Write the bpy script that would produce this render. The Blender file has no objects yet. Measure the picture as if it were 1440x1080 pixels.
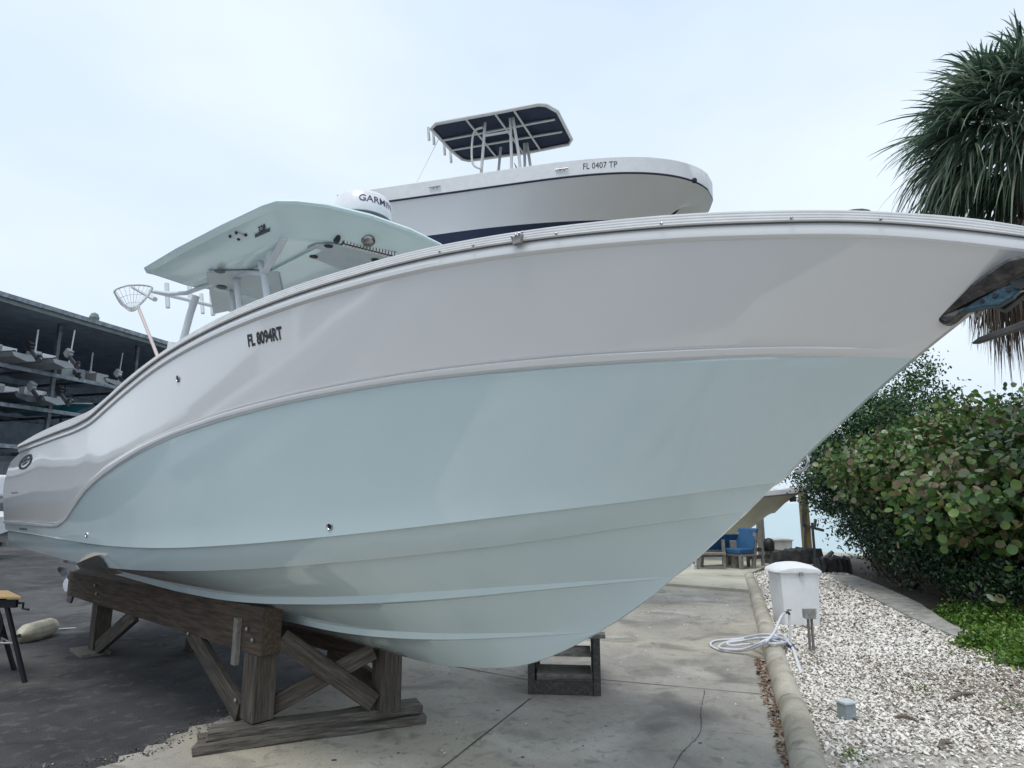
import bpy, bmesh, math, random
import numpy as np
from mathutils import Vector, Matrix
# ---------------------------------------------------------------- camera, world, sun, exposure
scene = bpy.context.scene
col = scene.collection
CH = 1.6176; CF = 897.8646; PIT = math.atan(168/CF)
cam = bpy.data.objects.new('camera', bpy.data.cameras.new('camera')); col.objects.link(cam)
cam.location = (0, 0, CH); cam.rotation_euler = (math.pi/2 + PIT, 0, 0)
cam.data.sensor_width = 36; cam.data.lens = CF/1440*36; cam.data.clip_start = .05; cam.data.clip_end = 20000
scene.camera = cam
SUN_EL, SUN_AZ = math.radians(68), math.radians(-150)      # azimuth measured from +Y, to the left is negative
w = bpy.data.worlds.new('World'); scene.world = w; w.use_nodes = True
nt = w.node_tree; nt.nodes.clear()
N = nt.nodes.new; LK = nt.links.new
out = N('ShaderNodeOutputWorld'); bg = N('ShaderNodeBackground'); sky = N('ShaderNodeTexSky')
sky.sky_type = 'NISHITA'; sky.sun_disc = False; sky.sun_elevation = SUN_EL; sky.sun_rotation = SUN_AZ
sky.air_density = 1.0; sky.dust_density = 3.0; sky.ozone_density = 2.0
tc = N('ShaderNodeTexCoord'); mp = N('ShaderNodeMapping'); mp.inputs['Scale'].default_value = (1, 1, 2.2)
nz = N('ShaderNodeTexNoise'); nz.inputs['Scale'].default_value = 1.6; nz.inputs['Detail'].default_value = 4; nz.inputs['Roughness'].default_value = .45
cr = N('ShaderNodeValToRGB'); cr.color_ramp.elements[0].position = .3; cr.color_ramp.elements[1].position = .75
cr.color_ramp.elements[0].color = (5.3, 6.5, 7.9, 1); cr.color_ramp.elements[1].color = (7.6, 8.35, 9.0, 1)
mx = N('ShaderNodeMixRGB'); mx.inputs['Fac'].default_value = .88
LK(tc.outputs['Generated'], mp.inputs[0]); LK(mp.outputs[0], nz.inputs['Vector']); LK(nz.outputs['Fac'], cr.inputs[0])
LK(sky.outputs[0], mx.inputs[1]); LK(cr.outputs[0], mx.inputs[2]); LK(mx.outputs[0], bg.inputs[0])
bg.inputs[1].default_value = 0.1; LK(bg.outputs[0], out.inputs[0])
sl = bpy.data.lights.new('sun', 'SUN'); sl.energy = 1.3; sl.angle = math.radians(22); sl.color = (1, .96, .9)
so = bpy.data.objects.new('sun', sl); col.objects.link(so)
sd = Vector((math.sin(SUN_AZ)*math.cos(SUN_EL), math.cos(SUN_AZ)*math.cos(SUN_EL), math.sin(SUN_EL)))
so.rotation_euler = sd.to_track_quat('Z', 'Y').to_euler(); so.location = (0, 0, 30)
vs = scene.view_settings; vs.view_transform = 'Standard'; vs.look = 'None'; vs.gamma = 1; vs.exposure = .42; vs.use_curve_mapping = False
rnd = random.Random(7); RS = np.random.RandomState(5)
# ---------------------------------------------------------------- measuring helpers (points of the place from the survey camera)
cp, sp_ = math.cos(PIT), math.sin(PIT)
def ray(px, py):
    a = (px-720)/CF; u = (540-py)/CF
    return np.array([a, cp-u*sp_, sp_+u*cp])
def G(px, py, z=0.0):
    d = ray(px, py); return d*((z-CH)/d[2]) + np.array([0, 0, CH])
def at(px, py, Y):
    d = ray(px, py); return d*(Y/d[1]) + np.array([0, 0, CH])
# ---------------------------------------------------------------- materials
MATS = {}
def mat(name, c, rough=.5, metal=0, c2=None, scale=8, bump=0, bscale=40, coat=0, detail=5, spec=.5, stretch=(1, 1, 1), c3=None, wave=None):
    if name in MATS: return MATS[name]
    m = bpy.data.materials.new(name); m.use_nodes = True; t = m.node_tree; b = t.nodes['Principled BSDF']
    b.inputs['Roughness'].default_value = rough; b.inputs['Metallic'].default_value = metal
    b.inputs['Specular IOR Level'].default_value = spec
    if coat: b.inputs['Coat Weight'].default_value = coat; b.inputs['Coat Roughness'].default_value = .04
    n = t.nodes.new; l = t.links.new
    tcn = n('ShaderNodeTexCoord'); mpn = n('ShaderNodeMapping'); mpn.inputs['Scale'].default_value = stretch
    l(tcn.outputs['Object'], mpn.inputs[0])
    if c2 is None: c2 = tuple(x*.9 for x in c)
    nn = n('ShaderNodeTexNoise'); nn.inputs['Scale'].default_value = scale; nn.inputs['Detail'].default_value = detail; nn.inputs['Roughness'].default_value = .6
    l(mpn.outputs[0], nn.inputs['Vector'])
    r = n('ShaderNodeValToRGB'); r.color_ramp.elements[0].position = .32; r.color_ramp.elements[1].position = .68
    r.color_ramp.elements[0].color = (*c2, 1); r.color_ramp.elements[1].color = (*c, 1)
    if c3 is not None:
        e = r.color_ramp.elements.new(.5); e.color = (*c3, 1)
    l(nn.outputs['Fac'], r.inputs[0]); l(r.outputs[0], b.inputs['Base Color'])
    if bump:
        bn = n('ShaderNodeTexNoise'); bn.inputs['Scale'].default_value = bscale; bn.inputs['Detail'].default_value = 6
        l(mpn.outputs[0], bn.inputs['Vector']); bp = n('ShaderNodeBump'); bp.inputs['Strength'].default_value = bump; bp.inputs['Distance'].default_value = .02
        l(bn.outputs['Fac'], bp.inputs['Height']); l(bp.outputs[0], b.inputs['Normal'])
    m['c'] = 1; MATS[name] = m
    return m
def leafmat(name, cols, rough=.45, trans=.25):
    m = bpy.data.materials.new(name); m.use_nodes = True; t = m.node_tree; b = t.nodes['Principled BSDF']; n = t.nodes.new; l = t.links.new
    a = n('ShaderNodeAttribute'); a.attribute_name = 'tint'; r = n('ShaderNodeValToRGB'); r.color_ramp.interpolation = 'LINEAR'
    els = r.color_ramp.elements
    while len(els) < len(cols): els.new(.5)
    for i, (p, c) in enumerate(cols): els[i].position = p; els[i].color = (*c, 1)
    l(a.outputs['Fac'], r.inputs[0]); l(r.outputs[0], b.inputs['Base Color']); b.inputs['Roughness'].default_value = rough
    tr = n('ShaderNodeBsdfTranslucent'); l(r.outputs[0], tr.inputs[0]); mxs = n('ShaderNodeMixShader'); mxs.inputs[0].default_value = trans
    l(b.outputs[0], mxs.inputs[1]); l(tr.outputs[0], mxs.inputs[2]); l(mxs.outputs[0], t.nodes['Material Output'].inputs[0])
    return m
# ---------------------------------------------------------------- object helpers
def tag(o, label=None, cat=None, group=None, kind=None):
    if label: o['label'] = label
    if cat: o['category'] = cat
    if group: o['group'] = group
    if kind: o['kind'] = kind
    return o
def empty(name, loc=(0, 0, 0), rz=0, label=None, cat=None, group=None):
    o = bpy.data.objects.new(name, None); col.objects.link(o); o.location = loc; o.rotation_euler = (0, 0, rz); o.empty_display_size = .2
    return tag(o, label, cat, group)
def basis(axis, up=(0, 0, 1)):
    a = Vector(axis).normalized(); u = Vector(up)
    if abs(a.dot(u)) > .98: u = Vector((1, 0, 0))
    s = a.cross(u).normalized(); u = s.cross(a).normalized()
    return a, s, u
class MB:
    def __init__(s): s.v = []; s.f = []; s.m = []
    def add(s, vs, fs, mi=0):
        b = len(s.v); s.v += [tuple(map(float, x)) for x in vs]; s.f += [tuple(b+i for i in f) for f in fs]; s.m += [mi]*len(fs); return s
    def box(s, c, d, rz=0, mi=0, taper=1.0):
        hx, hy, hz = d[0]/2, d[1]/2, d[2]/2; vs = []
        for z, k in ((-hz, 1), (hz, taper)):
            for x, y in ((-hx, -hy), (hx, -hy), (hx, hy), (-hx, hy)):
                x, y = x*k, y*k; vs.append((c[0]+x*math.cos(rz)-y*math.sin(rz), c[1]+x*math.sin(rz)+y*math.cos(rz), c[2]+z))
        return s.add(vs, [(3, 2, 1, 0), (4, 5, 6, 7), (0, 1, 5, 4), (1, 2, 6, 5), (2, 3, 7, 6), (3, 0, 4, 7)], mi)
    def beam(s, p, q, wd, ht, up=(0, 0, 1), mi=0, rag=0):
        p, q = Vector(p), Vector(q); a, sd_, u = basis(q-p, up); vs = []
        nseg = max(1, int((q-p).length/.25)) if rag else 1
        for i in range(nseg+1):
            c = p.lerp(q, i/nseg)
            for x, z in ((-1, -1), (1, -1), (1, 1), (-1, 1)):
                vs.append(c + sd_*(x*wd/2 + rnd.uniform(-rag, rag)) + u*(z*ht/2 + rnd.uniform(-rag, rag)) + a*(rnd.uniform(-rag, rag)*2 if i in (0, nseg) else 0))
        fs = [(0, 1, 2, 3), tuple(nseg*4+i for i in (3, 2, 1, 0))]
        for i in range(nseg):
            for k in range(4): fs.append((i*4+k, i*4+4+k, i*4+4+(k+1) % 4, i*4+(k+1) % 4))
        return s.add(vs, fs, mi)
    def tube(s, path, r, seg=8, mi=0, caps=True, closed=False, flat=1.0):
        P = [Vector(p) for p in path]; n = len(P); rr = r if isinstance(r, (list, tuple)) else [r]*n; vs = []; prev = None
        for i, p in enumerate(P):
            if closed: t = P[(i+1) % n]-P[i-1]
            else: t = P[min(i+1, n-1)]-P[max(i-1, 0)]
            a, sd_, u = basis(t)
            if prev is not None:
                u = (prev - a*prev.dot(a)).normalized(); sd_ = a.cross(u)
            prev = u
            for k in range(seg):
                th = 2*math.pi*k/seg; vs.append(p + sd_*(math.cos(th)*rr[i]) + u*(math.sin(th)*rr[i]*flat))
        fs = []
        for i in range(n if closed else n-1):
            j = (i+1) % n
            for k in range(seg): fs.append((i*seg+k, i*seg+(k+1) % seg, j*seg+(k+1) % seg, j*seg+k))
        if caps and not closed: fs += [tuple(range(seg-1, -1, -1)), tuple((n-1)*seg+k for k in range(seg))]
        return s.add(vs, fs, mi)
    def lathe(s, prof, c, seg=20, axis=(0, 0, 1), mi=0):
        a, sd_, u = basis(axis); c = Vector(c); vs = []
        for r, z in prof:
            for k in range(seg): th = 2*math.pi*k/seg; vs.append(c + a*z + sd_*(math.cos(th)*r) + u*(math.sin(th)*r))
        fs = [(i*seg+k, i*seg+(k+1) % seg, (i+1)*seg+(k+1) % seg, (i+1)*seg+k) for i in range(len(prof)-1) for k in range(seg)]
        fs += [tuple(range(seg-1, -1, -1)), tuple((len(prof)-1)*seg+k for k in range(seg))]
        return s.add(vs, fs, mi)
    def prism(s, pts, off, mi=0):
        n = len(pts); o = Vector(off); vs = [Vector(p) for p in pts]+[Vector(p)+o for p in pts]
        return s.add(vs, [tuple(range(n-1, -1, -1)), tuple(range(n, 2*n))]+[(i, (i+1) % n, n+(i+1) % n, n+i) for i in range(n)], mi)
    def sheet(s, pts, mi=0): return s.add(pts, [tuple(range(len(pts)))], mi)
    def grid(s, A, mi=0, rowmi=None, flip=False):
        A = np.asarray(A, float); n, m = A.shape[:2]; b = len(s.v); s.v += [tuple(x) for x in A.reshape(-1, 3)]
        for i in range(n-1):
            for j in range(m-1):
                q = (b+i*m+j, b+i*m+j+1, b+(i+1)*m+j+1, b+(i+1)*m+j)
                s.f.append(q[::-1] if flip else q); s.m.append(mi if rowmi is None else rowmi[i])
        return s
    def build(s, name, mats, parent=None, smooth=None, bevel=0, label=None, merge=False):
        me = bpy.data.meshes.new(name); me.from_pydata(s.v, [], s.f)
        for m in (mats if isinstance(mats, (list, tuple)) else [mats]): me.materials.append(m)
        me.polygons.foreach_set('material_index', s.m)
        bm = bmesh.new(); bm.from_mesh(me)
        if merge: bmesh.ops.remove_doubles(bm, verts=bm.verts, dist=1e-4)
        if merge != 'keep': bmesh.ops.recalc_face_normals(bm, faces=bm.faces)
        bm.to_mesh(me); bm.free(); me.update()
        if smooth is not None:
            me.shade_smooth(); me.set_sharp_from_angle(angle=math.radians(smooth))
        o = bpy.data.objects.new(name, me); col.objects.link(o); o.parent = parent
        if bevel:
            md = o.modifiers.new('bevel', 'BEVEL'); md.width = bevel; md.segments = 2; md.limit_method = 'ANGLE'
        if label: o['label'] = label
        return o
def WB(name, p, q, wd, ht, m, par=None, up=(0, 0, 1), rag=0, bevel=.005):
    """timber laid along its own x axis so the grain follows it"""
    p, q = Vector(p), Vector(q); a, s_, u = basis(q-p, up); ln = (q-p).length; b = MB(); b.beam((0, 0, 0), (ln, 0, 0), wd, ht, rag=rag); o = b.build(name, m, par, bevel=bevel)
    o.matrix_world = Matrix(((a[0], -s_[0], u[0], p[0]), (a[1], -s_[1], u[1], p[1]), (a[2], -s_[2], u[2], p[2]), (0, 0, 0, 1))); return o
def text_mesh(body, size=1.0, bold=0.0):
    cu = bpy.data.curves.new('t', 'FONT'); cu.body = body; cu.size = size; cu.offset = bold; cu.align_x = 'CENTER'; cu.align_y = 'CENTER'; cu.resolution_u = 3
    o = bpy.data.objects.new('t', cu); col.objects.link(o); dg = bpy.context.evaluated_depsgraph_get(); dg.update()
    me = bpy.data.meshes.new_from_object(o.evaluated_get(dg)); bm_ = bmesh.new(); bm_.from_mesh(me); bmesh.ops.triangulate(bm_, faces=bm_.faces, quad_method='BEAUTY', ngon_method='EAR_CLIP'); bm_.to_mesh(me); bm_.free(); V = [tuple(v.co) for v in me.vertices]; F = [tuple(p.vertices) for p in me.polygons]
    bpy.data.objects.remove(o); bpy.data.curves.remove(cu); bpy.data.meshes.remove(me)
    return V, F
def raw(name, V, F, mats, parent=None, tint=None, mi=None, smooth=False):
    """big meshes straight from numpy; F is an (n,k) array"""
    me = bpy.data.meshes.new(name); V = np.asarray(V, np.float32); F = np.asarray(F, np.int32); k = F.shape[1]
    me.vertices.add(len(V)); me.vertices.foreach_set('co', V.ravel()); me.loops.add(F.size); me.loops.foreach_set('vertex_index', F.ravel())
    me.polygons.add(len(F)); me.polygons.foreach_set('loop_start', np.arange(0, F.size, k, dtype=np.int32))
    try: me.polygons.foreach_set('loop_total', np.full(len(F), k, np.int32))
    except Exception: pass
    if mi is not None: me.polygons.foreach_set('material_index', np.asarray(mi, np.int32))
    if tint is not None:
        at_ = me.attributes.new('tint', 'FLOAT', 'POINT'); at_.data.foreach_set('value', np.asarray(tint, np.float32))
    for m in (mats if isinstance(mats, (list, tuple)) else [mats]): me.materials.append(m)
    me.update(calc_edges=True); me.validate()
    if smooth: me.shade_smooth()
    o = bpy.data.objects.new(name, me); col.objects.link(o); o.parent = parent
    return o
# ================================================================ SETTING
def sheet_obj(name, pts, z, m, kind='structure', zb=None):
    b = MB()
    if zb is None: b.sheet([(p[0], p[1], z) for p in pts])
    else: b.prism([(p[0], p[1], zb) for p in pts], (0, 0, z-zb))
    o = b.build(name, m); tag(o, kind=kind); return o
def ground_mat(name, cols, scale, rough, bump, bscale, stains=(), grain=300, gamt=.25, stretch=(1, 1, 1)):
    m = bpy.data.materials.new(name); m.use_nodes = True; t = m.node_tree; b = t.nodes['Principled BSDF']; n = t.nodes.new; l = t.links.new
    tcn = n('ShaderNodeTexCoord'); mpn = n('ShaderNodeMapping'); mpn.inputs['Scale'].default_value = stretch; l(tcn.outputs['Object'], mpn.inputs[0])
    a = n('ShaderNodeTexNoise'); a.inputs['Scale'].default_value = scale; a.inputs['Detail'].default_value = 8; a.inputs['Roughness'].default_value = .62; a.inputs['Distortion'].default_value = .4
    l(mpn.outputs[0], a.inputs['Vector']); r = n('ShaderNodeValToRGB'); els = r.color_ramp.elements
    while len(els) < len(cols): els.new(.5)
    for i, (p, c) in enumerate(cols): els[i].position = p; els[i].color = (*c, 1)
    l(a.outputs['Fac'], r.inputs[0]); cur = r.outputs[0]
    for (sc, lo, hi, c, fac) in stains:
        s = n('ShaderNodeTexNoise'); s.inputs['Scale'].default_value = sc; s.inputs['Detail'].default_value = 6; s.inputs['W' if False else 'Distortion'].default_value = .8
        mp2 = n('ShaderNodeMapping'); mp2.inputs['Location'].default_value = (sc*8.3, sc*2.9, 0); l(mpn.outputs[0], mp2.inputs[0]); l(mp2.outputs[0], s.inputs['Vector'])
        mr = n('ShaderNodeMapRange'); mr.inputs[1].default_value = lo; mr.inputs[2].default_value = hi; mr.inputs[4].default_value = fac; l(s.outputs['Fac'], mr.inputs[0])
        mxn = n('ShaderNodeMixRGB'); l(mr.outputs[0], mxn.inputs[0]); l(cur, mxn.inputs[1]); mxn.inputs[2].default_value = (*c, 1); cur = mxn.outputs[0]
    g = n('ShaderNodeTexNoise'); g.inputs['Scale'].default_value = grain; g.inputs['Detail'].default_value = 3; l(tcn.outputs['Object'], g.inputs['Vector'])
    mg = n('ShaderNodeMapRange'); mg.inputs[1].default_value = .3; mg.inputs[2].default_value = .7; mg.inputs[3].default_value = 1-gamt; mg.inputs[4].default_value = 1+gamt; l(g.outputs['Fac'], mg.inputs[0])
    vm = n('ShaderNodeVectorMath'); vm.operation = 'SCALE'; l(cur, vm.inputs[0]); l(mg.outputs[0], vm.inputs['Scale']); l(vm.outputs[0], b.inputs['Base Color'])
    b.inputs['Roughness'].default_value = rough
    bn = n('ShaderNodeTexNoise'); bn.inputs['Scale'].default_value = bscale; bn.inputs['Detail'].default_value = 8; l(tcn.outputs['Object'], bn.inputs['Vector'])
    bp = n('ShaderNodeBump'); bp.inputs['Strength'].default_value = bump; bp.inputs['Distance'].default_value = .015; l(bn.outputs['Fac'], bp.inputs['Height']); l(bp.outputs[0], b.inputs['Normal'])
    return m
M_asph = ground_mat('asphalt', [(.3, (.022, .022, .024)), (.5, (.045, .045, .048)), (.7, (.075, .074, .073))], .9, .88, .6, 90, stains=[(.5, .48, .62, (.10, .097, .095), .75), (2.4, .52, .68, (.022, .022, .024), .85), (7, .56, .66, (.14, .135, .13), .4)], grain=120, gamt=.6)
M_conc = ground_mat('concrete', [(.28, (.2, .184, .162)), (.5, (.315, .292, .255)), (.72, (.42, .395, .35))], .7, .85, .35, 60,
                    stains=[(.5, .48, .68, (.42, .38, .29), .7), (1.5, .54, .7, (.12, .112, .1), .8), (.9, .56, .72, (.5, .47, .42), .7), (5, .58, .7, (.16, .15, .13), .6), (16, .58, .68, (.14, .13, .115), .45)], grain=320, gamt=.34)
M_conc2 = ground_mat('pale_concrete', [(.3, (.30, .28, .22)), (.5, (.44, .42, .34)), (.7, (.52, .5, .42))], .8, .85, .3, 60, stains=[(1.5, .6, .75, (.16, .15, .13), .8)], grain=220, gamt=.14)
M_kerb = ground_mat('kerb_concrete', [(.3, (.25, .225, .175)), (.5, (.40, .365, .295)), (.7, (.5, .465, .39))], 2.5, .85, .5, 70, stains=[(5, .56, .72, (.16, .15, .12), .7)], grain=260, gamt=.2)
M_bed = ground_mat('gravel_dirt', [(.3, (.24, .21, .17)), (.5, (.42, .39, .34)), (.7, (.58, .55, .5))], 14, .9, .8, 60, grain=120, gamt=.4)
M_soil = ground_mat('soil', [(.3, (.035, .028, .02)), (.6, (.07, .055, .04))], 5, .95, .8, 60)
land = [(-600, -600), (600, -600), (600, 14), (14, 20.5), (2.5, 20.5), (0, 26), (-2, 600), (-600, 600)]
sheet_obj('ground', land, 0, M_asph)
# water
m = bpy.data.materials.new('sea_water'); m.use_nodes = True; t = m.node_tree; b = t.nodes['Principled BSDF']; n = t.nodes.new; l = t.links.new
b.inputs['Base Color'].default_value = (.34, .46, .48, 1); b.inputs['Roughness'].default_value = .3; b.inputs['IOR'].default_value = 1.33
tcn = n('ShaderNodeTexCoord'); mpn = n('ShaderNodeMapping'); mpn.inputs['Scale'].default_value = (.5, 1.1, 1); l(tcn.outputs['Object'], mpn.inputs[0])
a1 = n('ShaderNodeTexNoise'); a1.inputs['Scale'].default_value = 1.3; a1.inputs['Detail'].default_value = 7; l(mpn.outputs[0], a1.inputs['Vector'])
bp = n('ShaderNodeBump'); bp.inputs['Strength'].default_value = 1; bp.inputs['Distance'].default_value = .12; l(a1.outputs['Fac'], bp.inputs['Height']); l(bp.outputs[0], b.inputs['Normal'])
sheet_obj('water', [(-9000, -9000), (9000, -9000), (9000, 9000), (-9000, 9000)], -.75, m)
# concrete apron
KP = [G(*q, .07) for q in ((1136, 1080), (1124, 1030), (1112, 985), (1098, 945), (1085, 905), (1076, 875), (1068, 848), (1060, 825), (1053, 806))]
kd = (KP[0]-KP[3])/np.linalg.norm((KP[0]-KP[3])[:2]); KP = [KP[0]+kd*4.5] + KP
edge = [(-4.2, -.5), (-3.3, 2.2), (-2.85, 3.6), (-2.6, 4.3)] + [(-2.57, 4.36), (-2.5, 4.42), (-2.55, 4.52), (-2.44, 4.6), (-2.47, 4.7), (-2.38, 4.76), (-2.42, 4.88), (-2.33, 4.97), (-2.37, 5.08), (-2.24, 5.16), (-2.2, 5.3), (-2.1, 5.6), (-1.9, 6.1), (-1.75, 6.7), (-1.3, 7.9), (-1.0, 9), (.2, 12.5), (.9, 14.4)]
j1 = G(945, 825); j2 = G(1058, 834)
jd = (j1-j2)/np.linalg.norm(j1-j2)
apron = edge + [tuple((j1+jd*2.2)[:2])] + [tuple(j2[:2])] + [(p[0], p[1]) for p in KP[-4::-1]]
sheet_obj('concrete_apron', apron, .004, M_conc)
far = [tuple((j1+jd*6)[:2]), tuple(j2[:2]), (KP[-3][0], KP[-3][1]), (KP[-1][0], KP[-1][1]), (8.2, 19.6), (1.5, 19.6), (-1.5, 18)]
sheet_obj('far_slab', far, .055, M_conc2, zb=.0)
# dark expansion joints and cracks cut in the apron
b = MB()
def crack(px_list, wd, jit=0.0, sub=6):
    P = []
    for a_, c_ in zip(px_list[:-1], px_list[1:]):
        for k in range(sub): P.append((G(*a_)*(1-k/sub)+G(*c_)*k/sub) + (np.array([rnd.uniform(-jit, jit), rnd.uniform(-jit, jit), 0])))
    P.append(G(*px_list[-1])); vs = []; fs = []
    for i, p in enumerate(P):
        d = P[min(i+1, len(P)-1)]-P[max(i-1, 0)]; nn_ = np.array([-d[1], d[0], 0]); nn_ /= np.linalg.norm(nn_)+1e-9; ww = wd*rnd.uniform(.5, 1.2)/2
        vs += [(p[0]+nn_[0]*ww, p[1]+nn_[1]*ww, .008), (p[0]-nn_[0]*ww, p[1]-nn_[1]*ww, .008)]
    b.add(vs, [(2*i, 2*i+1, 2*i+3, 2*i+2) for i in range(len(P)-1)])
crack([(742, 957), (850, 957), (1080, 978)], .013, .002); crack([(746, 983), (618, 1084)], .012, .002)
crack([(742, 957), (640, 938)], .012, .002); crack([(991, 972), (985, 1003), (986, 1030), (978, 1042), (962, 1056), (945, 1084)], .006, .006)
crack([(986, 1030), (1060, 1034)], .003, .005)
tag(b.build('slab_joints', mat('joint_dirt', (.055, .05, .044), .95)), kind='structure')
# oil drips and dark tyre scuffs that stay on the slab
b = MB()
def blot(cx, cy, r_, el_=1.0, rot=0):
    n_ = 18; b.add([(cx+math.cos(t_)*r_*rnd.uniform(.75, 1.15)*math.cos(rot)-math.sin(t_)*r_*el_*rnd.uniform(.75, 1.15)*math.sin(rot), cy+math.cos(t_)*r_*math.sin(rot)+math.sin(t_)*r_*el_*rnd.uniform(.75, 1.1)*math.cos(rot), .0055) for t_ in np.linspace(0, 2*math.pi, n_, endpoint=False)], [tuple(range(n_))])
for px, py, r_ in ((735, 1066, .018), (852, 1022, .016), (985, 1046, .02), (642, 1040, .012), (918, 905, .03), (820, 1050, .012), (700, 1000, .02), (1010, 1020, .01), (893, 988, .008), (560, 1060, .014), (950, 930, .012), (1040, 955, .01), (470, 1070, .02)):
    g_ = G(px, py); blot(g_[0], g_[1], r_, .7, rnd.uniform(0, 3))
tag(b.build('oil_spots', mat('oil_stain', (.035, .033, .03), .5)), kind='structure')
# gravel bed, edging strip, soil
SF = [G(*q, .05) for q in ((1365, 901), (1332, 891), (1275, 865), (1214, 834), (1168, 810))]
SB = [G(*q, .05) for q in ((1396, 901), (1341, 881), (1296, 851), (1243, 826), (1198, 809))]
bed = [(p[0], p[1]) for p in KP] + [(7.3, 17.6), (8.5, 17.4)] + [(p[0], p[1]) for p in SB[::-1]] + [(6.2, 7.4), (7.5, 4), (8, -1), (KP[0][0], KP[0][1]-.3)]
sheet_obj('gravel_bed', bed, .012, M_bed)
soil = [(p[0], p[1]) for p in SF] + [(7.9, 17.5), (8.5, 19), (14, 19.5), (30, 18), (30, -2), (8, -2), (7.2, 4), (5.9, 7.4)]
sheet_obj('soil', soil, .008, M_soil)
b = MB(); A = []
for f_, k_ in zip(SF, SB): A.append([(f_[0], f_[1], .0), (f_[0], f_[1], .06), (k_[0], k_[1], .065), (k_[0], k_[1], 0)])
AA = []
for i in range(len(A)-1):
    for k in range(5): AA.append([tuple(np.array(A[i][q])*(1-k/5)+np.array(A[i+1][q])*(k/5)+np.array([rnd.uniform(-.012, .012), rnd.uniform(-.012, .012), 0])) for q in range(4)])
AA.append(A[-1]); b.grid(AA); b.f += [(0, 1, 2, 3)]; b.m += [0]
tag(b.build('edging_strip', mat('edging', (.42, .41, .38), .85, c2=(.2, .19, .17), scale=6, bump=.5, detail=8)), kind='structure')
# kerb: rounded cast sections butted end to end
b = MB(); pr_ = [(-.105, 0), (-.1, .07), (-.07, .125), (-.02, .15), (.04, .148), (.085, .115), (.105, .06), (.11, 0)]
kl = [0]
for p, q in zip(KP[:-1], KP[1:]): kl.append(kl[-1]+float(np.linalg.norm((q-p)[:2])))
def kpt(s):
    x = np.interp(s, kl, [p[0] for p in KP]); y = np.interp(s, kl, [p[1] for p in KP]); return np.array([x, y, 0])
s0 = 0
while s0 < kl[-1]-.3:
    s1 = min(s0+1.95, kl[-1]); rows = []
    off = rnd.uniform(-.008, .008)
    for k in range(13):
        s = s0+.006+(s1-s0-.012)*k/12; c = kpt(s); d = kpt(s+.4)-kpt(s-.4); d /= np.linalg.norm(d); nn_ = np.array([d[1], -d[0], 0])
        e = .9 if k in (0, 12) else 1
        rows.append([c+nn_*(x*(.97 if e < 1 else 1)+off)+np.array([0, 0, z*(e if z > .1 else 1)+rnd.uniform(-.002, .002)]) for x, z in pr_])
    i0 = len(b.v); b.grid(rows); b.f += [tuple(i0+k for k in range(8))[::-1], tuple(i0+12*8+k for k in range(8))]; b.m += [0, 0]; s0 = s1
tag(b.build('kerb', M_kerb, smooth=50), kind='structure')
# shell gravel
def inpoly(x, y, poly):
    P = np.array(poly); r = np.zeros(len(x), bool); j = len(P)-1
    for i in range(len(P)):
        c = ((P[i, 1] > y) != (P[j, 1] > y)) & (x < (P[j, 0]-P[i, 0])*(y-P[i, 1])/(P[j, 1]-P[i, 1]+1e-12)+P[i, 0]); r ^= c; j = i
    return r
def chips(name, n, poly, ybands, smin, smax, mats, thick=.3, zlo=.012, zhi=.03, label=None, tilt=.5, cat=None, tintf=None, elong=(.45, .9)):
    xs, ys = [], []
    P = np.array(poly)
    for (y0, y1, k) in ybands:
        cnt = int(n*k); X = RS.uniform(P[:, 0].min(), P[:, 0].max(), cnt*8); Y = RS.uniform(y0, y1, cnt*8); ok = inpoly(X, Y, poly); xs.append(X[ok][:cnt]); ys.append(Y[ok][:cnt])
    X = np.concatenate(xs); Y = np.concatenate(ys); n = len(X); K = 6
    S_ = RS.uniform(smin, smax, n)*np.clip(Y/7, .85, 1.5); el = RS.uniform(*elong, n); th = RS.uniform(0, 2*np.pi, n); tx = RS.normal(0, tilt, n); ty = RS.normal(0, tilt, n)
    ang = np.linspace(0, 2*np.pi, K, endpoint=False); rad = RS.uniform(.7, 1.15, (n, K)); lx = np.cos(ang)*rad*S_[:, None]/2; ly = np.sin(ang)*rad*(S_*el)[:, None]/2; lz = RS.normal(0, .06, (n, K))*S_[:, None]
    lx = np.c_[lx, np.zeros(n)]; ly = np.c_[ly, np.zeros(n)]; lz = np.c_[lz, S_*thick*RS.uniform(.5, 1.1, n)]
    c, s = np.cos(th)[:, None], np.sin(th)[:, None]; gx = lx*c-ly*s; gy = lx*s+ly*c; gz = lz+gx*np.tan(np.clip(tx, -.9, .9))[:, None]*.6+gy*np.tan(np.clip(ty, -.9, .9))[:, None]*.6
    Z = RS.uniform(zlo, zhi, n); gz = gz-gz.min(1)[:, None]*.6
    V = np.stack([gx+X[:, None], gy+Y[:, None], gz+Z[:, None]], -1).reshape(-1, 3); base = (np.arange(n)*(K+1))[:, None]
    F = np.stack([np.stack([base[:, 0]+i, base[:, 0]+(i+1) % K, base[:, 0]+K], -1) for i in range(K)], 1).reshape(-1, 3)
    tint = RS.uniform(0, 1, n)
    if tintf is not None: tint = tintf(X, Y, tint)
    o = raw(name, V, F, mats, tint=np.repeat(tint, K+1)); tag(o, kind='stuff', label=label, cat=cat); return o
M_shell = leafmat('shell_chips', [(0, (.17, .13, .1)), (.08, (.36, .31, .25)), (.2, (.58, .54, .48)), (.55, (.72, .69, .64)), (1, (.9, .88, .84))], .7, 0)
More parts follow.
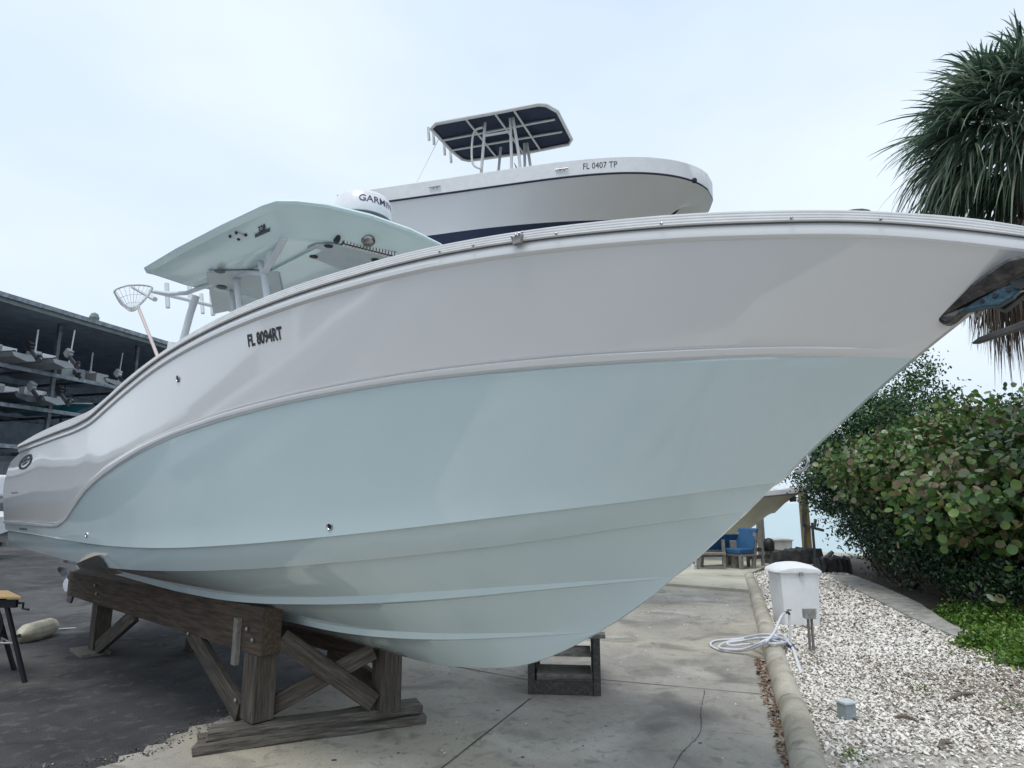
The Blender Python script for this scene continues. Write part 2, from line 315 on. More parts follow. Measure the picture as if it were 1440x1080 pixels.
def shelltint(X, Y, t):
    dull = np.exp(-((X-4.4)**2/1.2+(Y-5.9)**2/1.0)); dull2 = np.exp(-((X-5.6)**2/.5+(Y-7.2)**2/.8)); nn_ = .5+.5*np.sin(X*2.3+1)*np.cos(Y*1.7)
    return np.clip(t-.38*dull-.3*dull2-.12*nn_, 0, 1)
chips('shell_gravel', 64000, bed, [(2.2, 4.5, .14), (4.5, 6, .26), (6, 8.5, .3), (8.5, 12, .19), (12, 17.5, .11)], .018, .046, M_shell, tintf=shelltint, label='loose bed of white crushed shell and gravel chips beside the kerb', cat='gravel')
kl_poly = [tuple(G(*q)[:2]) for q in ((1060, 925), (1082, 935), (1098, 985), (1118, 1050), (1120, 1090), (1100, 1090), (1086, 1030), (1072, 985))]
M_dry = leafmat('dry_leaf', [(0, (.05, .03, .018)), (.4, (.17, .09, .05)), (.75, (.3, .19, .12)), (1, (.5, .42, .33))], .8, .1)
chips('leaf_litter', 650, kl_poly, [(4.1, 8, 1)], .03, .06, M_dry, thick=.1, zlo=.006, zhi=.02, label='drift of dry brown leaves along the foot of the kerb', cat='leaves', tilt=.4, elong=(.3, .6))
chips('scattered_debris', 260, bed+[(0, 2)], [(4, 14, 1)], .03, .07, M_dry, thick=.1, zlo=.02, zhi=.04, label='brown leaf scraps strewn over the white shell gravel', cat='leaves', tilt=.3, elong=(.15, .5))
grit = [(-2.2, 4.4), (1.6, 4.4), (4, 12), (2, 12.5), (-1.3, 7.9)]
chips('concrete_grit', 160, grit, [(4.3, 12, 1)], .008, .022, M_shell, zlo=.004, zhi=.006, label='specks of stray shell grit scattered on the concrete apron', cat='grit')
apatch = [tuple(G(*q)[:2]) for q in ((20, 1079), (120, 1070), (200, 1052), (262, 1020), (330, 985), (345, 1000), (280, 1035), (210, 1066), (150, 1079))]
M_rub = leafmat('rubble_chip', [(0, (.02, .02, .02)), (.6, (.06, .058, .055)), (.9, (.16, .15, .14)), (1, (.5, .48, .45))], .9, 0)
chips('asphalt_crumbs', 420, apatch, [(4.0, 6, 1)], .005, .03, M_rub, zlo=.0, zhi=.01, label='broken crumbs along the ragged edge of the asphalt', cat='rubble')
# ---------------------------------------------------------------- hard things on the ground at right
M_wp = mat('white_plastic', (.78, .79, .8), .45, c2=(.7, .71, .73), scale=4)
M_gal = mat('galvanised', (.42, .42, .41), .5, .8, c2=(.25, .24, .22), scale=20)
def dock_box(px0, px1, ybase, ytop, name, label, m, group):
    p0, p1 = G(px0, ybase), G(px1, ybase); Y = float(p0[1]); wd = float(np.linalg.norm(p1-p0)); top = float(at((px0+px1)/2, ytop, Y)[2]); c = (p0+p1)/2; dp = wd*.85
    dv = (p1-p0)/wd; rz = math.atan2(dv[1], dv[0])
    e = empty(name, (c[0], c[1]+dp/2, 0), rz, label, 'storage box', group)
    lid_h = .13*top; bh = top-lid_h
    b = MB(); n_ = 8
    prof = []
    for z, k in ((0.0, 1.0), (.02, 1.01), (bh*.5, 1.07), (bh, 1.14)):
        ring = []
        for q in range(32):
            th = 2*math.pi*q/32+math.pi/4; r = (abs(math.cos(th))**8+abs(math.sin(th))**8)**(-1/8)
            ring.append((math.cos(th)*r*wd/2*k, math.sin(th)*r*dp/2*k, z))
        prof.append(ring+[ring[0]])
    b.grid(prof); b.build('body', m, e, smooth=40, merge=True)
    b = MB(); rows = []
    for k_, z in ((1.15, bh-.015), (1.27, bh-.01), (1.29, bh+.03), (1.27, bh+lid_h*.45), (1.15, bh+lid_h*.62), (.8, bh+lid_h*.9), (.4, bh+lid_h), (0.01, bh+lid_h*1.02)):
        ring = []
        for q in range(32):
            th = 2*math.pi*q/32+math.pi/4; r = (abs(math.cos(th))**8+abs(math.sin(th))**8)**(-1/8)
            x = math.cos(th)*r*wd/2*k_; arch = lid_h*.45*(1-(x/(wd/2*1.29))**2) if z > bh+.02 else 0
            ring.append((x, math.sin(th)*r*dp/2*k_, z-lid_h*.35*(z > bh+.02)+arch))
        rows.append(ring+[ring[0]])
    b.grid(rows); b.build('lid', m, e, smooth=40, merge=True)
    b = MB().box((0, -dp/2*1.3, bh-.02), (.05, .02, .05)); b.build('latch', M_gal, e)
    if wd > .4: MB().box((wd*.28, -dp/2*1.055, bh*.3), (.1, .008, .07)).build('rating_plate', mat('plate_grey', (.45, .46, .47), .5), e)
    return e
dock_box(1104, 1156, 883, 793, 'dock_box', 'large white plastic dock box standing on the shell gravel behind the hose', M_wp, None)
dock_box(1090, 1115, 779, 757, 'dock_box', 'small grey dock box on the seawall in front of the water', mat('grey_plastic', (.42, .43, .42), .6), None)
# electrical stub on two conduit legs
p = G(1142, 921); e = empty('junction_post', p, 0, 'metal junction box on two thin conduit legs in front of the white dock box', 'junction box')
s_ = p[1]/7.39
MB().box((0, 0, .43), (.115, .07, .1)).build('box', mat('junction_metal', (.4, .39, .36), .5, .4, c2=(.3, .29, .26)), e, bevel=.006)
MB().box((0, -.037, .43), (.12, .006, .105)).build('cover_plate', M_gal, e)
for x in (-.018, .02): MB().tube([(x, 0, -.02), (x+.006, 0, .38)], .014, 10).build('leg', mat('conduit', (.22, .2, .19), .6, .5), e, smooth=40)
# short square pipe stub
p = G(1192, 1014); e = empty('pipe_stub', p, .3, 'short grey capped pipe stub poking out of the shell gravel', 'pipe')
MB().box((0, 0, .07), (.1, .09, .12), 0, 0).build('housing', mat('stub_grey', (.3, .35, .36), .55, c2=(.22, .26, .27), scale=12), e, bevel=.008)
MB().box((0, 0, .137), (.115, .105, .018)).build('cap', mat('stub_cap', (.55, .58, .6), .5), e, bevel=.004)
# spigot with pvc riser and coiled white hose
sp = G(1112, 912); e = empty('hose_spigot', sp, 0, 'white pvc riser with a small tap leaning beside the white dock box', 'tap')
tip = at(1110, 863, sp[1])-sp
M_pvc = mat('pvc', (.72, .73, .74), .35)
MB().tube([(0, 0, 0), tuple(tip)], .013, 10).build('riser', M_pvc, e, smooth=40)
bq = MB().tube([tuple(tip+np.array([0, 0, -.005])), tuple(tip+np.array([-.02, -.02, .02])), tuple(tip+np.array([-.06, -.03, .015]))], .014, 8); bq.box(tuple(tip+np.array([0, 0, .04])), (.05, .015, .012)); bq.build('valve', mat('black_brass', (.03, .03, .03), .5), e)
M_hose = mat('hose_white', (.72, .73, .76), .45, c2=(.55, .58, .66), scale=60)
def bez(P, n=14):
    P = [np.array(p, float) for p in P]; out = []
    for i in range(len(P)-1):
        p0, p1, p2, p3 = P[max(i-1, 0)], P[i], P[i+1], P[min(i+2, len(P)-1)]
        for k in range(n):
            t_ = k/n; out.append(.5*((2*p1)+(-p0+p2)*t_+(2*p0-5*p1+4*p2-p3)*t_**2+(-p0+3*p1-3*p2+p3)*t_**3))
    out.append(P[-1]); return out
hp = [sp+tip+np.array([-.06, -.03, .01]), G(1098, 868, .38)+np.array([0, 0, 0]), G(1088, 890, .25), G(1073, 905, .17), G(1050, 914, .05), G(1018, 915, .02), G(1000, 908, .02), G(1006, 901, .02), G(1040, 898, .03), G(1075, 892, .18), G(1098, 897, .16),
      G(1105, 905, .05), G(1085, 900, .18), G(1055, 897, .06), G(1022, 903, .04), G(1012, 911, .04), G(1045, 913, .06), G(1075, 901, .2), G(1096, 892, .1), G(1108, 901, .05), G(1090, 905, .18), G(1060, 905, .08), G(1030, 908, .06), G(1024, 904, .07), G(1050, 900, .1), G(1078, 897, .21), G(1102, 899, .1), G(1113, 908, .07)]
b = MB(); b.tube(bez(hp, 10), .0125, 7); o = b.build('garden_hose', M_hose, smooth=60); tag(o, 'coiled white garden hose lying over the concrete kerb', 'hose')
e = empty('pvc_pipe', G(1127, 948), 0, 'thin white pvc pipe with a blue collar leaning on the gravel under the tap', 'pipe')
q0 = G(1127, 948, .02)-np.array(e.location); q1 = G(1114, 909, .05)-np.array(e.location)
MB().tube([tuple(q0), tuple(q1)], .018, 10).build('pipe', M_pvc, e, smooth=40)
MB().tube([tuple(q1*1.02), tuple(q1*.93)], .027, 10).build('collar', mat('blue_valve', (.02, .05, .2), .4), e, smooth=40)
# driftwood and twigs on the gravel
M_twig = mat('driftwood', (.2, .16, .13), .9, c2=(.09, .07, .055), scale=30, bump=.5)
for i, (a_, c_, r_) in enumerate((((1258, 1008), (1292, 1015), .014), ((1332, 985), (1372, 975), .016), ((1338, 1045), (1320, 1052), .02), ((1180, 1003), (1160, 1000), .007))):
    g0, g1 = G(*a_, .035), G(*c_, .03); mid = (g0+g1)/2+np.array([0, .02, .02])
    o = MB().tube([tuple(g0), tuple(mid), tuple(g1)], [r_*.5, r_, r_*.6], 6).build('twig', M_twig)
    tag(o, ['longer brown stick lying alone in the open shell gravel', 'forked grey stick near the weeds on the gravel', 'short dark wood chunk low on the gravel', 'thin twig lying beside the grey pipe stub'][i], 'twig', 'sticks on the shell gravel')
# ================================================================ MAIN BOAT (measured in its own frame: s forward from transom, y to starboard, z up from keel)
KS = .9                                                     # hull tables are in survey units, 0.9 m each
BP_ = (-2.15353, 6.40021, .47459); BYAW, BTRIM, BROLL = map(math.radians, (138.1585, 1.06557, -.9699))
def Bw(s, y, z):
    y, z = y*math.cos(BROLL)+z*math.sin(BROLL), z*math.cos(BROLL)-y*math.sin(BROLL)
    s = s-5.5; s, z = s*math.cos(BTRIM)-z*math.sin(BTRIM), z*math.cos(BTRIM)+s*math.sin(BTRIM)
    d = (-math.cos(BYAW), -math.sin(BYAW)); n = (d[1], -d[0])
    q = np.array([BP_[0]+s*d[0]+y*n[0], BP_[1]+s*d[1]+y*n[1], BP_[2]+z]); c = np.array([0, 0, CH]); return c+(q-c)*KS
O0 = Bw(5.5, 0, 0); EX = (Bw(6.5, 0, 0)-O0)/KS; EY = (Bw(5.5, -1, 0)-O0)/KS; EZ = (Bw(5.5, 0, 1)-O0)/KS
boat = empty('motor_boat', label='large open fishing boat with white topsides over a pale aqua hull on wooden trestles', cat='boat')
boat.matrix_world = Matrix(((EX[0], EY[0], EZ[0], O0[0]), (EX[1], EY[1], EZ[1], O0[1]), (EX[2], EY[2], EZ[2], O0[2]), (0, 0, 0, 1)))
def L(s, y, z): return ((s-5.5)*KS, -y*KS, z*KS)
def toB(wp):                                                # world -> survey units
    q = np.array(wp)-O0; return np.array([q@EX/KS+5.5, -(q@EY)/KS, q@EZ/KS])
def hit(px, py, ax, val):                                   # measured point on the plane s/y/z = val
    c = np.array([0, 0, CH]); o = toB(c); d = toB(c+ray(px, py))-o; return o+d*((val-o[ax])/d[ax])
def interp(tab, s):
    tab = np.asarray(tab, float); x = tab[:, 0]; m_ = np.gradient(tab[:, 1:], x, axis=0)
    s = np.clip(np.asarray(s, float), x[0], x[-1]); j = np.clip(np.searchsorted(x, s)-1, 0, len(x)-2); h = x[j+1]-x[j]; t_ = ((s-x[j])/h)[..., None]; h = h[..., None]
    return (2*t_**3-3*t_**2+1)*tab[j, 1:]+(t_**3-2*t_**2+t_)*h*m_[j]+(-2*t_**3+3*t_**2)*tab[j+1, 1:]+(t_**3-t_**2)*h*m_[j+1]
KN = [[.7, 1.382, .868], [2, 1.394, .838], [3.5, 1.398, .793], [5, 1.375, .762], [6, 1.313, .772], [7, 1.186, .821], [8, .985, .898], [9, .69, 1.0], [9.8, .33, 1.095], [10.22, .02, 1.16]]
RB = [[1.75, 1.555, 1.855], [2.6, 1.554, 1.87], [3.3, 1.541, 1.891], [4, 1.53, 1.911], [4.4, 1.528, 1.945], [4.8, 1.529, 2.024], [5.3, 1.533, 2.118], [6, 1.527, 2.235], [6.7, 1.5, 2.307], [7.4, 1.444, 2.35], [8.2, 1.339, 2.372], [9, 1.183, 2.366], [9.8, .936, 2.32], [10.4, .71, 2.254], [10.9, .443, 2.189], [11.2, .2, 2.141], [11.38, .023, 2.112]]
SH = [[1.75, 1.555, 1.895], [2.6, 1.554, 1.956], [3.3, 1.541, 1.989], [4, 1.53, 2.006], [4.4, 1.528, 2.022], [4.8, 1.529, 2.084], [5.3, 1.533, 2.18], [6, 1.527, 2.284], [6.7, 1.5, 2.368], [7.4, 1.444, 2.42], [8.2, 1.339, 2.439], [9, 1.183, 2.43], [9.8, .936, 2.385], [10.4, .71, 2.319], [10.9, .443, 2.247], [11.2, .2, 2.202], [11.38, .023, 2.166]]
CHN = [[.7, 1.306, .661], [2, 1.32, .634], [3.5, 1.323, .58], [5, 1.282, .563], [6, 1.198, .593], [7, 1.045, .651], [8, .83, .743], [9, .54, .858], [9.7, .24, .965], [10.04, .02, 1.015]]
ST1 = [[.72, .40, .165], [3, .41, .16], [5, .405, .155], [6.3, .392, .147], [7, .362, .138], [8, .266, .192], [8.6, .135, .261], [9.09, .01, .325]]
ST2 = [[.72, .80, .47], [3, .81, .41], [4, .805, .37], [5, .80, .335], [6.3, .764, .339], [7, .694, .377], [8, .552, .464], [9, .276, .589], [9.6, .01, .665]]
KEL = [[.72, 0, 0], [4, 0, 0], [6, 0, -.01], [7, 0, -.035], [7.7, 0, -.048], [8.1, 0, -.015], [8.5, 0, .057], [9, 0, .272], [9.5, 0, .583], [10, 0, .981], [10.5, 0, 1.422], [11.03, 0, 1.871], [11.38, 0, 2.17]]
def Srf(t_, w_):
    t_ = np.asarray(t_, float); w_ = np.asarray(w_, float)
    sk = .72+t_*(10.22-.72); sr = 1.75+t_*(11.38-1.75); K = interp(KN, sk); R = interp(RB, sr).copy(); R[..., 1] -= .068
    aft = np.interp(w_, [0, .1, .3, .6, .8, .92, 1], [0, -.12, -.31, -.55, -.5, -.4, 0])
    s = sk*(1-w_)+sr*w_+aft*np.clip(1-t_/.25, 0, 1)**2
    y = K[..., 0]+(R[..., 0]-K[..., 0])*w_**(.85+.9*t_**1.5); z = K[..., 1]*(1-w_)+R[..., 1]*w_
    return np.stack([s-.05*np.sin(np.pi*w_)*t_**6, y, z], -1)
WL = np.array([[0, .085], [.1, .085], [.2, .092], [.2375, .1], [.258, .117], [.272, .15], [.2805, .1837], [.2997, .3], [.32, .395], [.356, .465], [.4, .515], [.45, .553], [.501, .58], [.5768, .6], [.65, .61], [.76, .611], [.83, .606], [.91, .604], [1, .606]])
WU = np.array([[0, .132], [.12, .134], [.2, .134], [.232, .137], [.25, .15], [.262, .18], [.2688, .215], [.2859, .345], [.316, .468], [.3644, .546], [.4384, .594], [.5, .617], [.574, .637], [.65, .645], [.76, .647], [.87, .645], [.91, .643], [1, .643]])
def smooth_tab(T, x):
    y = np.interp(x, T[:, 0], T[:, 1]); 
    k = np.hanning(9); k /= k.sum(); yp = np.pad(y, 4, mode='edge'); return np.convolve(yp, k, 'valid')
NT = 260
T = np.linspace(0, 1, NT)
wl, wu = smooth_tab(WL, T), smooth_tab(WU, T)
rows, mids = [], []                                          # rows from keel up; mids[i] = material of strip i..i+1   0 aqua, 1 white
def curve_t(tab, s0, s1): s = s0+T*(s1-s0); q = interp(tab, s); return np.stack([s, q[:, 0], q[:, 1]], 1)
kel = curve_t(KEL, .8, 9.09); taper = np.clip((1-T)*6, 0, 1)[:, None]**.7
st1 = curve_t(ST1, .78, 9.09); st2 = curve_t(ST2, .74, 9.6); chn = curve_t(CHN, .72, 10.04)
def notch(s): return 0*np.interp(s, [3.85, 4.42, 4.5, 4.62], [0, .95, 1, 0])
chn0 = chn.copy(); chn[:, 2] += notch(chn[:, 0]); aftk = np.interp(np.linspace(0, 1, NT), [0, .28, .36, 1], [0, 0, 1, 1])[:, None]
def off(C, dy, dz): return C+np.array([0, dy, dz])*taper
def stemfix(C, e):                                           # ends of in-between rows sit on the stem profile
    d = np.zeros(3); q = interp(KEL, np.array([C[-1, 0]]))[0]; d[2] = q[1]-C[-1, 2]; d[1] = .012-C[-1, 1]; return C+d*(T[:, None]**e)
def between(A, B, n, mi, bulge=0.0, e=40):
    for k in range(1, n):
        f = k/n; C = A*(1-f)+B*f; C[:, 1] += bulge*math.sin(math.pi*f)*taper[:, 0]; rows.append(stemfix(C, e)); mids.append(mi)
def row(C, mi=0): rows.append(C); mids.append(mi)
row(kel); 
kel2 = off(kel, .03, .006); row(kel2)
r1root = st1+(off(st1, -.035, -.012+.0)-st1)*aftk; between(kel2, r1root, 3, 0); row(r1root)
row(st1); st1 = st1; st1u = st1+(off(st1, .012, .048)-st1)*aftk; row(st1u)
r2root = st2+(off(st2, -.04, -.012)-st2)*aftk; between(st1u, r2root, 4, 0, .01); row(r2root); row(st2); st2u = st2+(off(st2, .012, .052)-st2)*aftk; row(st2u)
croot = off(chn, -.05, -.004); nk = notch(chn[:, 0])/.12; croot[:, 1] -= .40*nk; croot[:, 2] -= .0*nk; between(st2u, croot, 5, 0, .012); row(croot); row(chn)
kno = curve_t(KN, .72, 10.22); kno = off(kno, .006, 0); knl = off(kno, -.026, .004); 
for k_ in range(1, 5):
    f_ = k_/5; C_ = chn0*(1-f_)+knl*f_; C_[:, 1] += .01*math.sin(math.pi*f_)*taper[:, 0]; ov = C_[:, 2] < chn[:, 2]+.004*k_; C_[:, 2] = np.maximum(C_[:, 2], chn[:, 2]+.004*k_*(notch(chn[:, 0]) > .001)); rows.append(stemfix(C_, 40)); mids.append(0)
row(knl); row(kno)
def srow(wv, dy, mi): 
    C = Srf(T, wv); C[:, 1] += dy*taper[:, 0]; C[:, 1] = np.maximum(C[:, 1], .012); row(C, mi)
for k in range(1, 10): srow(wl*k/10, 0, 0)
d_ = .010
srow(wl-d_, 0, 0); srow(wl, -.016, 1); srow(wl+d_*.8, .011, 1); srow(wl*.5+wu*.5, .013, 1); srow(wu-d_*.8, .011, 1); srow(wu, -.016, 1); srow(wu+d_, 0, 1)
for k in range(1, 12): srow(wu+d_+(1-wu-d_)*k/12, 0, 1)
srow(np.ones(NT), 0, 1)
R = curve_t(RB, 1.75, 11.38)
for dz, dy in ((-.062, .010), (-.052, .018), (-.032, .022), (-.012, .018), (-.004, .012)): row(R+np.array([0, dy, dz])*np.array([1, 1, 1]), 1)
row(R+np.array([0, .012, 0]), 1)
mids_strip = mids[1:]                                       # material of the strip below row i+1
# strip i takes the material of its lower row, except the aqua ends at wl
rm = [mids[i] for i in range(len(rows)-1)]
g = np.stack([np.stack([(C[:, 0]-5.5)*KS, -C[:, 1]*KS, C[:, 2]*KS], 1) for C in rows])
gm = g.copy(); gm[..., 1] *= -1
def gelcoat(name, c, c2, rough=.1):
    m = mat(name, c, rough, c2=c2, scale=1.1, detail=6, coat=1.0, stretch=(1, 1, 1)); nt_ = m.node_tree; b_ = nt_.nodes['Principled BSDF']
    a_ = nt_.nodes.new('ShaderNodeTexNoise'); a_.inputs['Scale'].default_value = 1.6; a_.inputs['Detail'].default_value = 2; tcx = nt_.nodes.new('ShaderNodeTexCoord'); nt_.links.new(tcx.outputs['Object'], a_.inputs['Vector'])
    bp_ = nt_.nodes.new('ShaderNodeBump'); bp_.inputs['Strength'].default_value = .2; bp_.inputs['Distance'].default_value = .02; nt_.links.new(a_.outputs['Fac'], bp_.inputs['Height']); nt_.links.new(bp_.outputs[0], b_.inputs['Normal'])
    return m
M_white = gelcoat('white_gelcoat', (.79, .785, .785), (.765, .76, .76), .08); M_aqua = gelcoat('aqua_gelcoat', (.60, .715, .735), (.575, .69, .71), .1)
M_cap = mat('white_vinyl', (.86, .86, .86), .35); M_blk = mat('black_rubber', (.02, .02, .022), .55); M_ss = mat('stainless', (.55, .55, .56), .22, 1, c2=(.42, .42, .43))
b = MB(); b.grid(g, rowmi=rm); b.grid(gm, rowmi=rm, flip=True)
nR = len(rows)
i0 = 0; i1 = nR*NT
for i in range(nR-1): b.f.append((i*NT, (i+1)*NT, i1+(i+1)*NT, i1+i*NT)); b.m.append(rm[i])
for i in range(nR-1):
    k_ = i*NT+NT-1; b.f.append((k_, i1+k_, i1+k_+NT, k_+NT)); b.m.append(rm[i])
o = b.build('hull', [M_aqua, M_white], boat, smooth=22, merge=True)
# rub rail: black insert plus ribbed vinyl cap running to the sheer
S_ = curve_t(SH, 1.75, 11.38); S_[:, 2] = np.maximum(S_[:, 2], R[:, 2]+.035)
def sweep(name, prof, mats, mi, sharp=30, lift=None):
    rr = []
    for f, dy, dz in prof: rr.append(R*(1-f)+S_*f+np.array([0, dy, dz]))
    A = np.stack([np.stack([(C[:, 0]-5.5)*KS, -C[:, 1]*KS, C[:, 2]*KS], 1) for C in rr]); Bm = A.copy(); Bm[..., 1] *= -1
    q = MB(); q.grid(A, rowmi=mi); q.grid(Bm, rowmi=mi, flip=True); return q.build(name, mats, boat, smooth=sharp)
sweep('rail_insert', [(0, .008, .0), (0, .018, .0), (0, .022, .001), (.0, .022, .003), (.0, .018, .004)], [mat('rail_channel', (.16, .16, .16), .4)], [0]*4)
pf = [(0, .015, .004)]
for k in range(4):
    a_ = .06+k*.235; pf += [(a_, .030-.004*k, .0), (a_+.06, .036-.004*k, 0), (a_+.16, .036-.004*k, 0), (a_+.21, .029-.004*k, 0)]
pf += [(1, .012, 0), (1, -.02, .012), (1, -.06, .016)]
sweep('rub_rail', pf, [M_cap], [0]*(len(pf)-1), 35)
# stainless strip + screws near the insert: scuffed outboard guard amidships
# deck, liner, coaming
D0 = S_+np.array([0, -.06, .014]); D1 = S_+np.array([0, -.30, .01]); D1[:, 1] = np.maximum(D1[:, 1], .0); D0[:, 1] = np.maximum(D0[:, 1], 0)
sole = 1.12; fwd = np.clip((S_[:, 0]-9.2)/.6, 0, 1)
D2 = D1.copy(); D2[:, 2] = (D1[:, 2]-.02)*fwd+sole*(1-fwd); D2[:, 1] = D1[:, 1]*(1-0)
hy = np.interp(S_[:, 0], [2, 6, 7, 8, 9, 10, 11.4], [1.38, 1.34, 1.2, .98, .7, .3, 0])-.1
D2[:, 1] = np.where(fwd > .98, D1[:, 1]-.01, np.clip(np.minimum(D1[:, 1]-.03, hy), 0, 9)); D2[:, 2] = np.where(fwd > .98, D1[:, 2], sole); D3 = D2.copy(); D3[:, 1] = 0
A = np.stack([np.stack([(C[:, 0]-5.5)*KS, -C[:, 1]*KS, C[:, 2]*KS], 1) for C in (D0, D1, D2, D3)]); Bm = A.copy(); Bm[..., 1] *= -1
q = MB(); q.grid(A); q.grid(Bm, flip=True)
q.prism([L(1.75, -1.34, 1.0), L(1.75, 1.34, 1.0), L(1.75, 1.46, 1.86), L(1.75, -1.46, 1.86)], (-.05, 0, 0)); q.build('deck', mat('deck_white', (.74, .74, .72), .4), boat, smooth=30)
# transom platform below the raked quarter
q = MB(); q.prism([L(.8, -1.3, 1.22), L(.8, 1.3, 1.22), L(1.8, 1.38, 1.26), L(1.8, -1.38, 1.26)], (0, 0, -.06)); q.build('swim_platform', M_cap, boat)
# hull fittings
def Spt(t_, w_): return Srf(np.array([t_]), np.array([w_]))[0]
def Snrm(t_, w_):
    a_ = np.array(L(*Spt(t_, w_))); u_ = np.array(L(*Spt(min(t_+.004, 1), w_)))-a_; v_ = np.array(L(*Spt(t_, min(w_+.02, .999))))-a_
    n_ = np.cross(v_, u_); n_ /= np.linalg.norm(n_); n_ = n_ if n_[1] < 0 else -n_; return a_, u_/np.linalg.norm(u_), n_
for t_, w_, r_ in ((.7395, .046, .024), (.3625, .06, .02), (.486, .8825, .026)):
    a_, u_, n_ = Snrm(t_, w_); q = MB(); q.lathe([(r_, -.004), (r_, .006), (r_*.75, .009), (r_*.62, .004), (r_*.6, -.02)], a_, 18, n_); fo = q.build('drain_fitting', M_ss, boat, smooth=30)
    MB().lathe([(r_*.6, 0), (r_*.6, .0045)], a_, 16, n_).build('bore', M_blk, fo)
# flat patch at the chine, painted dark as the shade inside the step vent
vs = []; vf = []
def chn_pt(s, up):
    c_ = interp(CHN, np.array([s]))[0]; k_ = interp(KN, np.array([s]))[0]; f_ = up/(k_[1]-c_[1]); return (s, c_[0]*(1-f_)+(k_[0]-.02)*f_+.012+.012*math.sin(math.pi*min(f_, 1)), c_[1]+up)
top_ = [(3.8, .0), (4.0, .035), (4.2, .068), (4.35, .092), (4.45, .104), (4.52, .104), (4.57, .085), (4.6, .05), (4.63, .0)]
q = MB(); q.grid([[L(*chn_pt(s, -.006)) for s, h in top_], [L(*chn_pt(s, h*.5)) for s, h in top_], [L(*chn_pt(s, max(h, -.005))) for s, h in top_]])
q.build('vent_shade_patch', mat('vent_shade', (.05, .055, .06), .6), boat)
# writing on the topside
def on_hull(V, t0, w0, dt, dw, lean=0, off_=.0025):
    out = []
    for x, y, z in V:
        a_, u_, n_ = Snrm(t0+x*dt+0*y, min(w0+y*dw+x*lean, .995)); out.append(a_+n_*off_)
    return out
M_ink = mat('black_vinyl', (.012, .012, .015), .4)
V, F = text_mesh('FL 8094RT', 1, .036); xs_ = [v[0] for v in V]; wdt = max(xs_)-min(xs_); ys_ = [v[1] for v in V]; hgt = max(ys_)-min(ys_)
cx_, cy_ = (max(xs_)+min(xs_))/2, (max(ys_)+min(ys_))/2
V = [((v[0]-cx_)/wdt, (v[1]-cy_)/hgt, 0) for v in V]
def reg(V):                                                  # x -.5..+.5 , y -.5..+.5
    out = []
    for x, y, _ in V:
        t_ = .603+x*.040-y*.0115*.6; w_ = .9185-x*.013+y*.060; a_, u_, n_ = Snrm(t_, w_); out.append(a_+n_*.003)
    return out
MB().add(reg(V), F).build('registration_number', M_ink, boat, merge='keep')
def ringdecal(t0, w0, rt, rw, inner, name, seg=28):
    q = MB(); vs = []
    for k in range(seg):
        th = 2*math.pi*k/seg
        for r_ in (1, inner): a_, u_, n_ = Snrm(t0+math.cos(th)*rt*r_, w0+math.sin(th)*rw*r_); vs.append(a_+n_*.004)
    q.add(vs, [(2*k, 2*((k+1) % seg), 2*((k+1) % seg)+1, 2*k+1) for k in range(seg)])
    for x0, y0, x1, y1 in ((-.6, .15, .65, .3), (.55, .5, .35, -.75), (-.5, .1, .1, .62), (-.3, -.35, .3, -.1)):
        vs = []
        for x, y in ((x0, y0-.12), (x1, y1-.12), (x1, y1+.12), (x0, y0+.12)): a_, u_, n_ = Snrm(t0+x*rt, w0+y*rw); vs.append(a_+n_*.004)
        q.add(vs, [(0, 1, 2, 3)])
    return q.build(name, M_ink, boat, merge='keep')
ringdecal(.068, .86, .024, .085, .72, 'round_emblem')
for t0, w0, dt, dw, nm in ((.05, .50, .010, .022, 'name_decal'), (.105, .045, .014, .02, 'model_decal')):
    for k in range(3):
        q = MB()
        for yy, hh in ((.0, 1.1),):
            vs = []
            for x, y in ((-.28, -.5), (.28, -.5), (.28, .5), (-.28, .5)): a_, u_, n_ = Snrm(t0+(k-1+x)*dt, w0+(yy+y*hh)*dw); vs.append(a_+n_*.003)
            q.add(vs, [(0, 1, 2, 3)])
        q.build(nm, M_ink if nm == 'model_decal' else mat('grey_vinyl', (.3, .3, .31), .4), boat, merge='keep')
# bow cleat and rail scuff hardware
def rail_pt(s, f=1.0): 
    r_ = interp(RB, np.array([s]))[0]; h_ = interp(SH, np.array([s]))[0]; return np.array([s, r_[0]*(1-f)+h_[0]*f, r_[1]*(1-f)+h_[1]*f])
pc = rail_pt(10.77); q = MB(); q.lathe([(.08, 0), (.08, .006), (.05, .012), (.01, .014)], L(pc[0], pc[1]-.12, pc[2]+.006), 16); q.build('deck_hatch', mat('hatch_brown', (.13, .1, .09), .5), boat, smooth=40)
# white scuff bracket hanging on the rail insert
pc = rail_pt(9.43, .1); q = MB()
c_ = np.array(L(pc[0], pc[1]+.045, pc[2]))
q.prism([tuple(c_+np.array([-.034, .004, .016])), tuple(c_+np.array([.034, .004, .016])), tuple(c_+np.array([.022, .004, -.026])), tuple(c_+np.array([-.02, .004, -.026]))], (0, -.018, 0))
br_ = q.build('rail_bracket', mat('worn_bracket', (.35, .35, .34), .6, c2=(.16, .16, .16), scale=60), boat, bevel=.004)
q = MB()
for dx in (-.026, .0, .02, .04): q.lathe([(.005, 0), (.005, .007), (.002, .009)], tuple(c_+np.array([dx, -.014, .016])), 8, (0, -1, .3))
q.build('screw', M_ss, br_)
for s_, in ((8.98,), (9.18,), (9.62,), (10.1,), (10.6,), (10.9,)):
    pc = rail_pt(s_, .22); MB().lathe([(.007, 0), (.006, .006), (.002, .008)], L(pc[0], pc[1]+.04, pc[2]), 8, (0, -1, .1)).build('screw_head', M_ss, boat)
